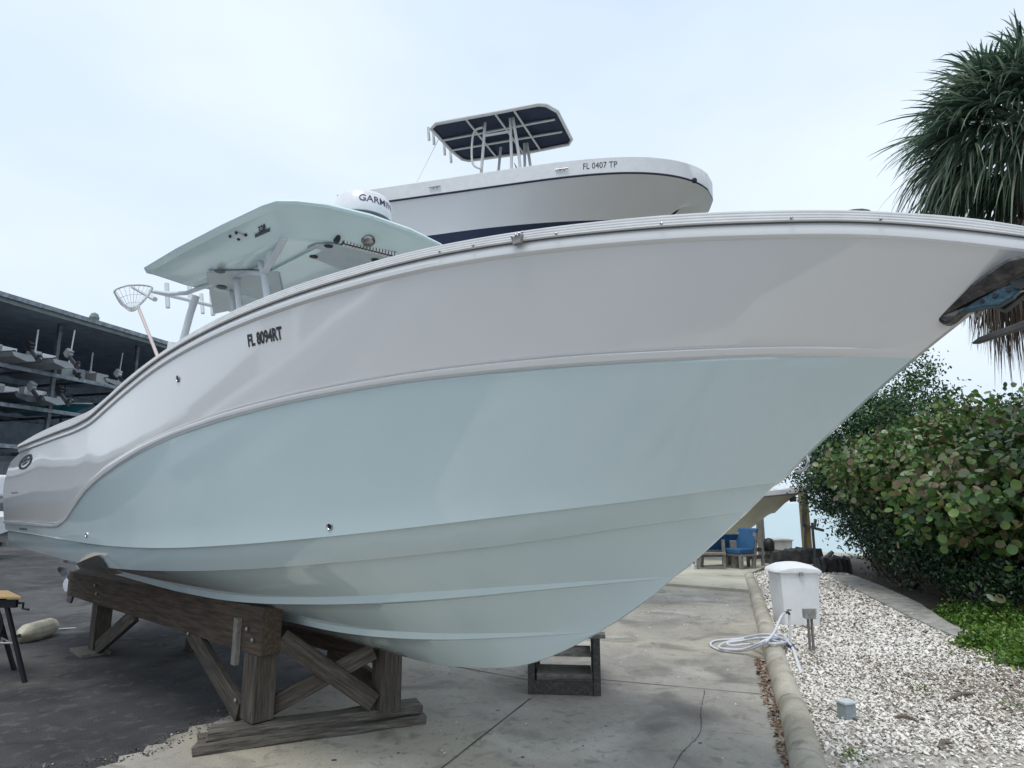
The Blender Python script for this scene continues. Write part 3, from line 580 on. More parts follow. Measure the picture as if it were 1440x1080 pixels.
# ---------------- anchor pocket at the stem and anchor
M_dk = mat('weathered_steel', (.16, .15, .14), .3, .75, c2=(.05, .05, .055), scale=18, bump=.3)
q = MB(); poly = []
for px, py, yy in ((1324, 455, .085), (1316, 447, .09), (1318, 434, .095), (1334, 421, .09), (1352, 408, .11), (1375, 392, .13), (1398, 375, .145), (1415, 364, .15), (1435, 358, .15), (1480, 356, .14), (1480, 374, .13), (1440, 389, .12), (1410, 406, .10), (1385, 421, .085), (1362, 434, .08), (1345, 448, .08), (1335, 455, .085)): poly.append(L(*hit(px, py, 1, yy)))
n_ = len(poly); q.add(poly+[(x, y+.09, z) for x, y, z in poly], [tuple(range(n_)), tuple(range(2*n_-1, n_-1, -1))]+[(i, (i+1) % n_, n_+(i+1) % n_, n_+i) for i in range(n_)])
q.build('anchor_pocket', M_dk, boat, bevel=.012)
anc = empty('anchor', label='blue grey steel plough anchor hanging in the pocket at the bow', cat='anchor'); anc.matrix_world = boat.matrix_world.copy()
M_anc = mat('painted_steel', (.07, .13, .17), .4, .6, c2=(.025, .05, .07), scale=22, bump=.4)
def apoly(pts, y, th): return [L(*hit(px, py, 1, y)) for px, py in pts], (0, th, 0)
q = MB(); q.prism(*apoly([(1346, 440), (1378, 420), (1405, 406), (1440, 385), (1500, 360), (1500, 378), (1440, 402), (1425, 417), (1405, 429), (1385, 431), (1362, 436)], .10, .05)); q.build('shank', M_anc, anc, bevel=.004)
q = MB(); q.prism(*apoly([(1366, 482), (1376, 474), (1440, 450), (1520, 420), (1520, 440), (1440, 461), (1376, 482)], .06, .03)); q.prism(*apoly([(1395, 429), (1413, 436), (1440, 415), (1500, 390), (1500, 378), (1440, 402), (1422, 414)], .0, .06)); q.build('fluke', mat('dark_fluke', (.03, .032, .036), .5, .5, c2=(.09, .085, .08), scale=10), anc, bevel=.004)
q = MB(); cc = hit(1427, 387, 1, .05); q.tube([tuple(np.array(L(*cc))+np.array([math.cos(a_)*.022, 0, math.sin(a_)*.02])) for a_ in np.linspace(0, 6, 12)], .005, 6); q.build('shackle', M_ss, anc)
for px, py in ((1381, 423), (1399, 416), (1418, 408)): MB().lathe([(.008, -.01), (.008, .006)], L(*hit(px, py, 1, .10)), 8, (0, -1, 0)).build('bolt', M_blk, anc)
q = MB()
for k in range(6):
    c0 = np.array(L(*hit(1404+k*14, 424-k*9, 1, .07))); n0 = (0, 1, 0)
    for a0_ in range(10): pass
    q.tube([tuple(c0+np.array([math.cos(a_)*.022, (math.sin(a_)*.012 if k % 2 else 0), (0 if k % 2 else math.sin(a_)*.012)])) for a_ in np.linspace(0, 2*math.pi, 9)[:-1]], .0045, 5, closed=True)
q.build('chain', M_ss, anc, smooth=60)
MB().lathe([(.03, -.03), (.022, -.01), (.022, .01), (.03, .03)], tuple(np.array(L(*hit(1436, 398, 1, .08)))), 16, (0, 1, 0)).build('roller', M_blk, boat, smooth=40)
# bow eye on the stem
q = MB(); e0 = np.array(L(*hit(1122, 652, 1, .0))); 
q.tube([tuple(e0+np.array([math.sin(a_)*.045*1.0+.0, 0, -math.cos(a_)*.045+.01])) for a_ in np.linspace(-.3, 3.5, 12)], .008, 8); q.build('bow_eye', M_ss, boat, smooth=60)
# ---------------- hardtop
HZ = 3.5
def hp_(px, py, z=HZ): return hit(px, py, 2, z)
half = [(4.74, 0), (4.67, .4), (4.53, .82), (4.4, 1.12), (4.39, 1.22), (4.47, 1.265), (5.2, 1.235), (6.0, 1.17), (6.62, 1.10), (6.78, 1.06), (6.9, .95), (7.03, .75), (7.14, .4), (7.18, 0)]
outl = half+[(s, -y) for s, y in half[-2:0:-1]]
def ringpts(k, z, shift=0.0):
    cx = 5.85
    return [L(cx+(s-cx)*k+shift, y*k, z) for s, y in outl]
def inset(d, z, crown=0):
    c = np.array([5.85, 0]); out_ = []; P = np.array(outl); n_ = len(P)
    for i in range(n_):
        a_, b_, c2_ = P[i-1], P[i], P[(i+1) % n_]; t_ = (c2_-a_); t_ /= np.linalg.norm(t_); nn_ = np.array([-t_[1], t_[0]]); nn_ = nn_ if nn_@(c-b_) > 0 else -nn_; q_ = b_+nn_*d; out_.append(L(q_[0], q_[1], z))
    return out_
M_aq2 = mat('aqua_gelcoat_hardtop', (.64, .79, .80), .2, c2=(.61, .76, .77), scale=2, coat=.3); M_tube = mat('white_powder_coat', (.68, .71, .74), .3)
q = MB(); rr = [ringpts(.35, HZ+.17), ringpts(.68, HZ+.13), inset(.06, HZ+.065), inset(0, HZ+.04), inset(-.012, HZ+.02), inset(0, HZ), inset(.05, HZ-.01), ringpts(.79, HZ-.13), ringpts(.765, HZ-.145), ringpts(.73, HZ-.15)]
rr = [r_+[r_[0]] for r_ in rr]; q.grid(rr); n_ = len(outl)
top = len(q.v); q.add([x for x in rr[0][:-1]]+[L(5.85, 0, HZ+.19)], [(i, (i+1) % n_, n_) for i in range(n_)])
ht = q.build('hardtop', M_aq2, boat, smooth=16, merge=True)
q = MB(); q.add(rr[-1][:-1]+[L(5.9, 0, HZ-.15)], [((i+1) % n_, i, n_) for i in range(n_)]); q.prism([L(4.9, -.75, HZ-.15), L(4.9, .75, HZ-.15), L(5.0, .78, HZ-.15), L(5.0, -.78, HZ-.15)], (0, 0, -.03))
for y_ in (-.55, .0, .55): q.prism([L(5.1, y_-.03, HZ-.15), L(5.1, y_+.03, HZ-.15), L(6.6, y_+.03, HZ-.15), L(6.6, y_-.03, HZ-.15)], (0, 0, -.022))
q.build('hardtop_liner', M_aq2, boat)
# electronics panel, lamps, light bar
def disc(name, c, r_, m_, par, ax=(0, 0, -1), d=.02): return MB().lathe([(r_, 0), (r_, d*.4), (r_*.7, d), (.001, d*1.05)], c, 16, ax).build(name, m_, par, smooth=40)
M_pan = mat('panel_grey', (.5, .56, .58), .5); Zp = HZ-.155
q = MB(); pp = [(432, 348), (445, 342), (470, 342), (560, 364), (600, 378), (560, 400), (500, 385), (440, 362)]
q.prism([L(*hp_(px, py, Zp)) for px, py in pp], (0, 0, -.012)); pan = q.build('electronics_panel', M_pan, ht, bevel=.004)
for px, py in ((462, 346), (441, 361), (528, 366), (500, 384)): disc('speaker', L(*hp_(px, py, Zp-.02)), .035, M_blk, pan, d=.006)
q = MB(); pp = [(290, 380), (392, 378), (400, 418), (300, 440)]; q.prism([L(*hp_(px, py, Zp)) for px, py in pp], (0, 0, -.02)); q.build('overhead_box', M_pan, ht, bevel=.01)
for px, py in ((309, 381), (312, 404)):
    sp_k = disc('ceiling_speaker', L(*hp_(px, py, Zp-.03)), .045, mat('speaker_dark', (.09, .1, .11), .5), ht, d=.012)
a_, c_ = hp_(481, 340, HZ-.13), hp_(556, 359, HZ-.13); q = MB(); q.beam(L(*a_), L(*c_), .05, .05, mi=0); lb = q.build('light_bar', mat('lightbar_body', (.06, .065, .07), .35, .5), ht, bevel=.006)
q = MB()
for k in range(17):
    f = (k+.5)/17; m_ = a_*(1-f)+c_*f; cxx = np.array(L(*m_)); q.box(tuple(cxx+np.array([.027, -.0, -.004])), (.01, .018, .03)); q.box(tuple(cxx+np.array([0, 0, -.028])), (.03, .02, .008))
q.build('led_cells', mat('led_lens', (.75, .76, .74), .15), lb)
MB().lathe([(.035, -.01), (.04, 0), (.03, .015)], L(*hp_(474, 336, HZ-.13)), 12, (0, -1, 0)).build('light_mount', M_blk, lb, smooth=30)
q = MB(); q.lathe([(.055, 0), (.055, .02), (.045, .035), (.02, .045)], L(*hp_(518, 337, HZ-.09)), 18, (.35, -.3, -1)); q.build('spot_lamp', mat('chrome_lamp', (.4, .38, .36), .15, .9, c2=(.2, .19, .18)), ht, smooth=30)
# decals on the skirt: number over a bar, and an arrow-like mark
def plane_pts(V, org, ux, uy, sx, sy):
    org, ux, uy = map(np.array, (org, ux, uy)); return [tuple(org+ux*v[0]*sx+uy*v[1]*sy) for v in V]
def skirt(px, py):                                        # point on the starboard skirt slope
    best = None
    for z in np.linspace(HZ-.145, HZ-.0, 60):
        p_ = hit(px, py, 2, z); f = (HZ-z)/.145; yedge = np.interp(p_[0], [4.45, 5.2, 6, 6.62], [1.27, 1.235, 1.17, 1.10])-.03-.235*f
        d = abs(p_[1]-yedge)
        if best is None or d < best[0]: best = (d, p_)
    return np.array(L(*best[1]))
V, F = text_mesh('328', 1, .03); xs_ = [v[0] for v in V]; ys_ = [v[1] for v in V]
bl, br2, tl = skirt(364, 328), skirt(374, 323), skirt(363, 319); nrm_ = np.cross(br2-bl, tl-bl); nrm_ /= np.linalg.norm(nrm_); nrm_ = nrm_ if nrm_[2] < 0 else -nrm_
def quadmap(V, o_, u_, v_, n_, off_=.004):
    x0, x1 = min(v[0] for v in V), max(v[0] for v in V); y0, y1 = min(v[1] for v in V), max(v[1] for v in V)
    return [tuple(o_+u_*(v[0]-x0)/(x1-x0)+v_*(v[1]-y0)/(y1-y0)+n_*off_) for v in V]
MB().add(quadmap(V, bl, br2-bl, tl-bl, nrm_), F).build('model_number', M_ink, ht, merge='keep')
a1_, a2_, a3_ = skirt(359, 334), skirt(380, 325), skirt(359, 329.5)
MB().prism([tuple(a1_+nrm_*.003), tuple(a2_+nrm_*.003), tuple(a2_+(a3_-a1_)+nrm_*.003), tuple(a3_+nrm_*.003)], tuple(nrm_*.003)).build('name_bar', mat('dark_teal_vinyl', (.02, .06, .08), .4), ht)
for px, py in ((324, 332), (333, 327), (346, 330), (336, 336)): MB().lathe([(.012, 0), (.012, .012)], tuple(skirt(px, py)), 8, tuple(nrm_)).build('mount_bolt', M_blk, ht)
q = MB(); q.prism([tuple(skirt(*x)+nrm_*.004) for x in ((331, 332), (335, 327), (344, 330), (340, 335))], tuple(nrm_*.006)); q.build('mount_plate', M_tube, ht)
# tube frame (tubes measured on lengthwise planes) -- mirrored to port
def T_(pts, r_, name, mirror=True, m_=None, seg=10):
    P = [hit(px, py, 1, y) for px, py, y in pts]
    o_ = MB().tube([L(*p) for p in P], r_, seg).build(name, m_ or M_tube, boat, smooth=50)
    if mirror: MB().tube([L(p[0], -p[1], p[2]) for p in P], r_, seg).build(name, m_ or M_tube, boat, smooth=50)
    return P
r_ = .026
T_([(371, 385, .72), (376, 420, .74), (383, 470, .76)], r_*1.1, 'support_post')
T_([(371, 385, .72), (366, 370, .74), (357, 340, .8)], r_, 'post_arm'); T_([(371, 385, .72), (385, 362, .76), (401, 333, .84)], r_, 'post_arm')
T_([(325, 372, .72), (333, 395, .72), (341, 470, .73)], r_*1.1, 'support_post'); T_([(319, 375, .60), (325, 400, .60), (332, 470, .6)], r_*.9, 'inner_post')
T_([(276, 416, .9), (268, 440, .92), (254, 492, .95), (244, 530, .96)], r_*1.2, 'rear_leg'); 
T_([(371, 386, .72), (350, 383, .72), (325, 389, .74), (290, 402, .82), (262, 412, .88), (240, 413, .9), (212, 409, .92)], r_*.8, 'side_rail')
T_([(325, 377, .7), (350, 375, .7), (371, 378, .7)], r_*.7, 'cross_tube')
pA = hit(212, 409, 1, .92)
MB().tube([L(pA[0], .92, pA[2]), L(pA[0], -.92, pA[2])], r_*.8, 10).build('rear_crossbar', M_tube, boat, smooth=50)
for px, py, y_, ln in ((234, 413, .55, .32), (266, 413, .4, .28), (297, 425, .1, .3), (207, 412, .92, .34), (283, 425, -.3, .3)):
    c_ = hit(px, py, 1, y_); tilt_ = .08 if px != 207 else .25
    u_ = np.array([-.03, 0, .5]) if px != 207 else None
    if px == 207: a_, d_2 = hit(187, 403, 1, .92), hit(218, 421, 1, .92)
    else: a_, d_2 = c_+np.array([-.03, 0, ln*.45]), c_+np.array([.05, -.02, -ln*.6])
    rh = MB().tube([L(*a_), L(*d_2)], .024, 12).build('rod_holder', M_tube, boat, smooth=50)
# stern gunwale rod tube stub
c_ = hit(242, 482, 1, 1.4); MB().tube([L(c_[0], 1.4, c_[2]), L(c_[0], 1.4, c_[2]-.25)], .03, 12).build('gunwale_stub', M_tube, boat, smooth=50)
# landing net stowed upright on the rail
net = empty('landing_net', label='landing net with white hoop and pale pole leaning at the boat stern', cat='net'); net.matrix_world = boat.matrix_world.copy()
M_net = mat('net_white', (.7, .7, .69), .5)
NY = 1.25
hoop = [hit(*x, 1, NY+dy) for *x, dy in ((194, 431, 0), (184, 433, .05), (172, 429, .12), (163, 415, .2), (162, 408, .22), (178, 402, .15), (196, 401, 0), (212, 403, -.1), (213, 408, -.1), (204, 421, -.04))]
hoopL = bez([L(*p) for p in hoop+[hoop[0]]], 5); MB().tube([tuple(p) for p in hoopL], .009, 6).build('hoop', M_net, net, smooth=60)
p1 = hit(194, 431, 1, NY); p2 = hit(222, 502, 1, NY+.03); MB().tube([L(*p1), L(*p2), L(*(p2+(p2-p1)*.3))], .014, 8).build('pole', mat('pole_pink', (.62, .52, .5), .5), net, smooth=50)
q = MB(); HL = np.array(hoopL); cb = HL.mean(0)+np.array([.03, 0, -.16])
for k in range(0, len(HL)-1, 2):
    q.tube([tuple(HL[k]), tuple(HL[k]*.45+cb*.55+np.array([0, 0, -.02])), tuple(cb)], .0022, 4, caps=False)
for f in (.3, .6): q.tube([tuple(h_*(1-f)+cb*f+np.array([0, 0, -.015])) for h_ in HL[:-1]], .0022, 4, caps=False, closed=True)
q.build('netting', M_net, net)
# radar dome
rc = np.array(L(6.48, .03, 3.81)); rr_ = .262
q = MB(); q.lathe([(rr_*.75, -.035), (rr_*.93, -.03), (rr_*.95, .0)], tuple(rc), 40); base_ = q.build('radar_base', mat('radar_grey', (.12, .12, .14), .4), boat, smooth=40)
q = MB(); q.lathe([(rr_*1.0, 0), (rr_*1.02, .02), (rr_*1.0, .09), (rr_*.93, .165), (rr_*.86, .2), (rr_*.7, .222), (rr_*.4, .235), (.001, .238)], tuple(rc), 48); dome = q.build('radar_dome', mat('radar_white', (.8, .8, .83), .25, coat=.3), boat, smooth=40)
MB().lathe([(.16, 0), (.14, .09)], tuple(rc-np.array([0, 0, .12])), 24).build('radar_foot', M_aq2, boat, smooth=40)
V, F = text_mesh('GARMIN', 1, .012); x0, x1 = min(v[0] for v in V), max(v[0] for v in V); y0, y1 = min(v[1] for v in V), max(v[1] for v in V)
cw = toB(np.array([0, 0, CH])); cl = np.array(L(*cw)); vd = cl-rc; th0 = math.atan2(vd[1], vd[0])
vs_ = []
for v in V:
    u_ = (v[0]-x0)/(x1-x0); vv = (v[1]-y0)/(y1-y0); th = th0-.16+u_*1.28; hh = .075+vv*.066; rd = rr_*np.interp(hh, [.02, .09, .165], [1.02, 1.0, .93])+.002
    vs_.append((rc[0]+math.cos(th)*rd, rc[1]+math.sin(th)*rd, rc[2]+hh))
MB().add(vs_, F).build('radar_lettering', mat('navy_ink', (.015, .015, .05), .4), dome, merge='keep')
# centre console, windscreen and seats below the hardtop
def BX(name, s0, s1, y0, y1, z0, z1, m_, par=boat, bev=.03, tp=1): 
    return MB().box(L((s0+s1)/2, (y0+y1)/2, (z0+z1)/2), ((s1-s0)*KS, (y1-y0)*KS, (z1-z0)*KS), taper=tp).build(name, m_, par, bevel=bev)
BX('console', 5.6, 6.6, -.5, .5, 1.12, 2.15, M_cap, bev=.06, tp=.85); BX('leaning_post', 4.5, 5.0, -.5, .5, 1.12, 2.0, M_cap, tp=.9)
q = MB(); q.prism([L(6.45, -.42, 2.15), L(6.45, .42, 2.15), L(5.95, .38, 2.9), L(5.95, -.38, 2.9)], (.01, 0, 0)); 
gm_ = mat('clear_screen', (.5, .6, .62), .05); gm_.node_tree.nodes['Principled BSDF'].inputs['Transmission Weight'].default_value = .9; q.build('windscreen', gm_, boat)
# twin outboards
for y_ in (.42, -.42):
    M_ob = mat('outboard_white', (.75, .76, .77), .25, coat=.3)
    q = MB(); q.box(L(.25, y_, 1.72), (.62*KS, .42*KS, .5*KS), taper=.8); q.box(L(.35, y_, 1.42), (.5*KS, .36*KS, .14*KS)); ob = q.build('outboard_motor', M_ob, boat, bevel=.05)
    q = MB(); q.box(L(.42, y_, .95), (.26*KS, .17*KS, 1.0*KS)); q.box(L(.38, y_, .47), (.46*KS, .2*KS, .035*KS)); q.box(L(.42, y_, .3), (.26*KS, .07*KS, .4*KS)); q.lathe([(.01, -.33), (.055, -.2), (.06, .1), (.04, .2)], L(.33, y_, .19), 14, (-1, 0, 0)); 
    q.prism([L(.5, y_-.015, .12), L(.2, y_-.015, .12), L(.12, y_-.015, -.16), L(.3, y_-.015, -.17)], (0, -.03*KS, 0)); q.build('lower_unit', mat('outboard_dark', (.1, .1, .11), .35, .3), ob, smooth=35)
    q = MB()
    for k in range(3):
        th = 2*math.pi*k/3+.4; blade = []
        for i in range(5):
            f = i/4; rr2 = .04+.15*f; row_ = []
            for j in range(4): g_ = (j-1.5)/1.5; wdd = .07*math.sin(math.pi*(.25+.65*f)); a2 = th+g_*wdd/rr2*.8; row_.append((np.array(L(.1, y_, .19))+np.array([g_*wdd*.5, math.cos(a2)*rr2, math.sin(a2)*rr2])))
            blade.append(row_)
        q.grid(blade)
    pr2 = q.build('propeller', M_ss, ob, smooth=60)
# ================================================================ WOODEN CRADLE UNDER THE BOAT
def woodmat(name, a, b_, c, stretch=(1, 1, 1), sc=6):
    m = bpy.data.materials.new(name); m.use_nodes = True; t = m.node_tree; bs = t.nodes['Principled BSDF']; n = t.nodes.new; l = t.links.new
    tcn = n('ShaderNodeTexCoord'); mpn = n('ShaderNodeMapping'); mpn.inputs['Scale'].default_value = stretch; l(tcn.outputs['Object'], mpn.inputs[0])
    x = n('ShaderNodeTexNoise'); x.inputs['Scale'].default_value = sc; x.inputs['Detail'].default_value = 9; x.inputs['Roughness'].default_value = .7; l(mpn.outputs[0], x.inputs['Vector'])
    r = n('ShaderNodeValToRGB'); e = r.color_ramp.elements; e[0].position = .3; e[0].color = (*a, 1); e[1].position = .72; e[1].color = (*c, 1); k = e.new(.5); k.color = (*b_, 1)
    l(x.outputs['Fac'], r.inputs[0]); l(r.outputs[0], bs.inputs['Base Color']); bs.inputs['Roughness'].default_value = .85
    bp = n('ShaderNodeBump'); bp.inputs['Strength'].default_value = .7; bp.inputs['Distance'].default_value = .01; l(x.outputs['Fac'], bp.inputs['Height']); l(bp.outputs[0], bs.inputs['Normal'])
    return m
gd = np.array([-.72, .69]); gd /= np.linalg.norm(gd); gp = np.array([-gd[1], gd[0]])*-1          # along the boat to the stern; perpendicular, away from the camera
M_wd = woodmat('weathered_beam', (.055, .042, .033), (.14, .11, .085), (.22, .18, .145), (3, 3, 14), 3)
M_wv = woodmat('weathered_post', (.06, .052, .045), (.16, .145, .125), (.27, .25, .22), (14, 14, 1.5), 3)
M_wg = woodmat('weathered_timber', (.022, .018, .015), (.075, .062, .049), (.165, .14, .112), (1.2, 16, 16), 3)
M_wb = woodmat('brown_beam', (.022, .017, .014), (.075, .052, .036), (.14, .1, .07), (1.0, 12, 14), 3)
M_wl = woodmat('silvered_plank', (.025, .021, .017), (.11, .098, .082), (.26, .235, .2), (1.5, 20, 20), 3)
def Wp(t_, u_, z): return np.array([GO[0]+gd[0]*t_+gp[0]*u_, GO[1]+gd[1]*t_+gp[1]*u_, z])
nc = at(370, 855, 4.68); GO = (nc[0], nc[1]); zt, zb = float(nc[2]), float(at(371, 924, 4.68)[2]); TR = -.0165
LOC = tuple(Wp(2, .07, 0))
crad = empty('boat_cradle', (0, 0, 0), 0, 'heavy weathered timber trestle holding the near side of the big boat', 'boat trestle')
gl = 5.35
WB('girder', Wp(0, .075, (zt+zb)/2), Wp(gl, .075, (zt+zb)/2+TR*gl), .15, zt-zb, M_wb, crad, bevel=.008)
def post(t_, u_, top, base, wd=.17, name='post', par=None, dp=.15):
    c0, c1 = Wp(t_, u_, base), Wp(t_, u_, top); return WB(name, c0, c1, wd, dp, M_wg, par or crad, up=(gp[0], gp[1], 0))
def brace(p, q_, name='brace', wd=.05, ht=.15, par=None, up=None): return WB(name, p, q_, wd, ht, M_wg, par or crad, up=up or (0, 0, 1))
SLZ = .135
post(.14, .075, zb-.002, SLZ, .19, dp=.16)
gz = lambda t_: zb+TR*t_-.002
post(4.05, .075, gz(4.05), .0, .19, dp=.16)
MB().box(tuple(Wp(4.05, .0, .015)), (.5, .28, .03), math.atan2(gd[1], gd[0])).build('foot_pad', M_wv, crad)
brace(Wp(1.35, .03, gz(1.35)+.04), Wp(.3, .03, SLZ+.02)); brace(Wp(2.75, .03, gz(2.75)+.02), Wp(3.9, .03, .06))
for (t_, u_, z_) in ((.1, -.012, zb+.1), (.2, -.012, zb+.16), (4.0, -.012, gz(4)+.12), (4.1, -.012, gz(4)+.2), (.32, -.0, SLZ+.1), (1.3, -.0, zb-.02)):
    c0 = Wp(t_, u_, z_); MB().lathe([(.017, 0), (.017, .008), (.009, .014)], tuple(c0), 6, tuple(-np.array([gp[0], gp[1], 0]))).build('bolt_head', M_gal, crad)
# cleat block nailed to the girder
MB().beam(Wp(.34, -.02, zb-.1), Wp(.34, -.02, zb+.22), .06, .035, up=(gp[0], gp[1], 0)).build('cleat_block', woodmat('grey_block', (.12, .11, .1), (.22, .2, .18), (.36, .34, .32), (4, 4, 2)), crad)
fp = G(531, 1000, SLZ); ft_ = (fp[:2]-np.array(GO))@gd; fu = (fp[:2]-np.array(GO))@gp
crad2 = empty('boat_cradle', (0, 0, 0), 0, 'darker timber trestle standing under the far side of the big boat keel', 'boat trestle')
for o_ in (crad, crad2): o_['group'] = 'timber trestles under the boat'
ftop = .60
post(ft_, fu+.07, ftop, SLZ, .17, par=crad2, dp=.15)
WB('girder', Wp(ft_-.02, fu+.1, ftop-.0-.08), Wp(ft_+3.9, fu+.1, ftop-.14), .14, .16, M_wb, crad2)
post(ft_+3.7, fu+.1, ftop-.24, 0, .19, par=crad2); brace(Wp(ft_+.95, fu+.16, ftop-.2), Wp(ft_+.1, fu+.16, .2), par=crad2)
# cross bracing between near and far posts
brace(Wp(.02, .16, zb+.1), Wp(ft_+.0, fu-.03, .2), 'cross_brace', .045, .13); brace(Wp(ft_+.0, fu-.05, .56), Wp(.12, .17, .2), 'cross_brace', .045, .12)
# stacked sleepers
M_sl = M_wl
def sleeper(p, q_, wd, ht, z, label, rag=.012):
    p, q_ = np.array(p), np.array(q_); ob_ = WB('timber_sleeper', (p[0], p[1], z), (q_[0], q_[1], z), wd, ht, M_sl, rag=rag, bevel=.006); tag(ob_, label, 'timber', 'sleepers under the trestle posts'); return ob_
s0_, s1_ = G(272, 1066, 0), G(598, 1020, 0); dd_ = (s1_-s0_)/np.linalg.norm(s1_-s0_); nn2 = np.array([-dd_[1], dd_[0], 0])
sleeper(s0_+nn2*.07, s1_+nn2*.07, .13, .062, .034, 'lowest front split grey plank on the concrete under the near trestle post')
sleeper(s0_+nn2*.215+dd_*.02, s1_+nn2*.215-dd_*.05, .13, .062, .034, 'lowest rear grey plank tucked behind the front one')
sleeper(s0_+nn2*.13+dd_*.07, s1_+nn2*.13-dd_*.02, .17, .062, .1, 'uppermost cracked grey plank that the trestle posts stand on', .01)
# wooden steps beyond the keel
st = empty('wooden_steps', (0, 0, 0), 0, 'weathered wooden boarding steps with open front under the bow', 'steps')
a0, a1 = G(742, 977), G(845, 980); ax_ = (a1-a0); W_ = float(np.linalg.norm(ax_)); ax_ /= W_; ay_ = np.array([-ax_[1], ax_[0], 0])
M_ws = woodmat('dark_step_wood', (.035, .032, .03), (.07, .065, .06), (.13, .12, .11), (6, 6, 6)); M_wt = woodmat('step_tread_wood', (.09, .082, .07), (.22, .2, .175), (.36, .34, .3), (3, 16, 6))
def Sp(x, y, z): return a0+ax_*x+ay_*y+np.array([0, 0, z])
hts = [.22, .34, .46, .58]; H_ = float(at(845, 895, a1[1])[2]); D_ = .85
for x in (.03, W_-.03):
    q = MB()
    for y_, top_ in ((.03, H_ if x > .1 else .42), (.3, H_ if x > .1 else .55), (D_-.03, H_)): q.beam(Sp(x, y_, 0), Sp(x, y_, top_-.02), .06, .06, up=(0, 1, 0))
    q.beam(Sp(x, .03, .1), Sp(x, D_, .1), .03, .1); q.prism([Sp(x-.012, .05, .04), Sp(x-.012, D_, .04), Sp(x-.012, D_, H_-.03), Sp(x-.012, .45, H_-.05), Sp(x-.012, .08, .4)], tuple(ax_*.024))
    q.build('side_frame', M_ws, st)
for k, (z, y_) in enumerate(((.15, .1), (.315, .12), (.44, .38), (.55, .6))):
    q = MB()
    for j in range(3): q.beam(Sp(.075, y_+j*.115, z), Sp(W_-.075, y_+j*.115, z), .108, .026)
    q.build('tread', M_wt, st, bevel=.003)
q = MB(); q.beam(Sp(.06, .02, .06), Sp(W_-.06, .02, .06), .03, .1); q.build('kick_board', M_ws, st)
MB().beam(Sp(W_-.2, .06, H_), Sp(W_+.05, .06, H_), .14, .03).build('cap_board', M_wt, st); MB().beam(Sp(W_-.06, .02, H_-.01), Sp(W_-.06, D_, H_-.01), .13, .03).build('cap_board', M_wt, st)
MB().beam(Sp(-.03, .1, .42), Sp(.1, .1, .42), .2, .03).build('cap_board', M_ws, st)
# portable workbench at the left edge
wb = empty('workbench', (0, 0, 0), 0, 'folding portable workbench with yellow wooden top at the left edge', 'workbench')
p0 = G(35, 960); Yb = float(p0[1]); M_bl = mat('black_steel', (.03, .032, .036), .45, .6)
def Q(px, py, dy=0): return at(px, py, Yb+dy)
tz = float(Q(0, 842)[2])
def Qz(px, dy, z):                                        # a point at column px, depth and height
    Y = Yb+dy; x = (px-720)/CF*(Y*cp+(z-CH)*sp_); return np.array([x, Y, z])
q = MB(); q.prism([Qz(-70, .0, tz), Qz(29, .0, tz), Qz(11, .42, tz), Qz(-80, .42, tz)], (0, 0, .022)); q.build('tabletop', mat('plywood', (.5, .36, .17), .55, c2=(.38, .25, .11), scale=5, stretch=(1, 10, 1)), wb, bevel=.003)
q = MB(); q.beam(Qz(-70, .04, tz-.05), Qz(24, .04, tz-.05), .03, .07); q.beam(Qz(-70, .36, tz-.05), Qz(8, .36, tz-.05), .03, .07); q.build('clamp_rail', M_bl, wb)
q = MB(); k0 = Qz(24, .05, tz-.045); q.tube([k0, k0+np.array([.06, 0, 0]), k0+np.array([.06, 0, -.05]), k0+np.array([.12, 0, -.06])], .011, 8); q.build('crank_handle', M_bl, wb)
for a_, c_, dy0, dy1 in ((9, 35, .05, .0), (-60, -40, .05, 0), (-8, 20, .35, .45), (-75, -55, .35, .45)): MB().beam(Qz(a_, dy0, tz-.06), Qz(c_, dy1, 0.0), .03, .03, up=(0, 1, 0)).build('leg', M_bl, wb)
q = MB(); zz = float(Q(0, 905)[2]); q.tube([Qz(-10, .3, zz+.03), Qz(22, .03, zz-.02)], .008, 6); q.tube([Qz(-60, .03, zz), Qz(22, .02, zz)], .01, 6); q.build('stay_bar', M_gal, wb)
q = MB(); hcc = Qz(-8, .2, .42); q.tube([tuple(hcc+np.array([math.cos(a_)*.07, 0, math.sin(a_)*.16])) for a_ in np.linspace(0, 2*math.pi, 20)[:-1]], .012, 6, closed=True); q.build('hanging_strap', M_bl, wb)
# boat fender on the asphalt with its white line
fd0, fd1 = G(30, 893, .1), G(76, 880, .1); fdv = (fd1-fd0)/np.linalg.norm(fd1-fd0); L_f = float(np.linalg.norm(fd1-fd0)); fe = empty('boat_fender', (0, 0, 0), 0, 'dirty cream ribbed boat fender lying on the asphalt', 'fender')
q = MB(); prof = [(.015, -.03), (.03, -.02), (.045, 0), (.085, .03), (.105, .08), (.11, .14), (.11, L_f-.14), (.105, L_f-.08), (.085, L_f-.03), (.045, L_f), (.03, L_f+.02), (.015, L_f+.03)]
seg = 36; a_, sd2, u2 = basis(fdv); vs = []
for r2, z in prof:
    for k in range(seg): th = 2*math.pi*k/seg; rr2 = r2*(1+(.035 if k % 3 == 0 else 0)*(r2 > .08)); vs.append(Vector(fd0)+a_*z+sd2*(math.cos(th)*rr2)+u2*(math.sin(th)*rr2))
q.add(vs, [(i*seg+k, i*seg+(k+1) % seg, (i+1)*seg+(k+1) % seg, (i+1)*seg+k) for i in range(len(prof)-1) for k in range(seg)]); q.add(vs[:seg], [tuple(range(seg))]); q.add(vs[-seg:], [tuple(range(seg))])
q.build('body', mat('fender_vinyl', (.62, .58, .47), .5, c2=(.33, .3, .22), scale=5, bump=.3), fe, smooth=50)
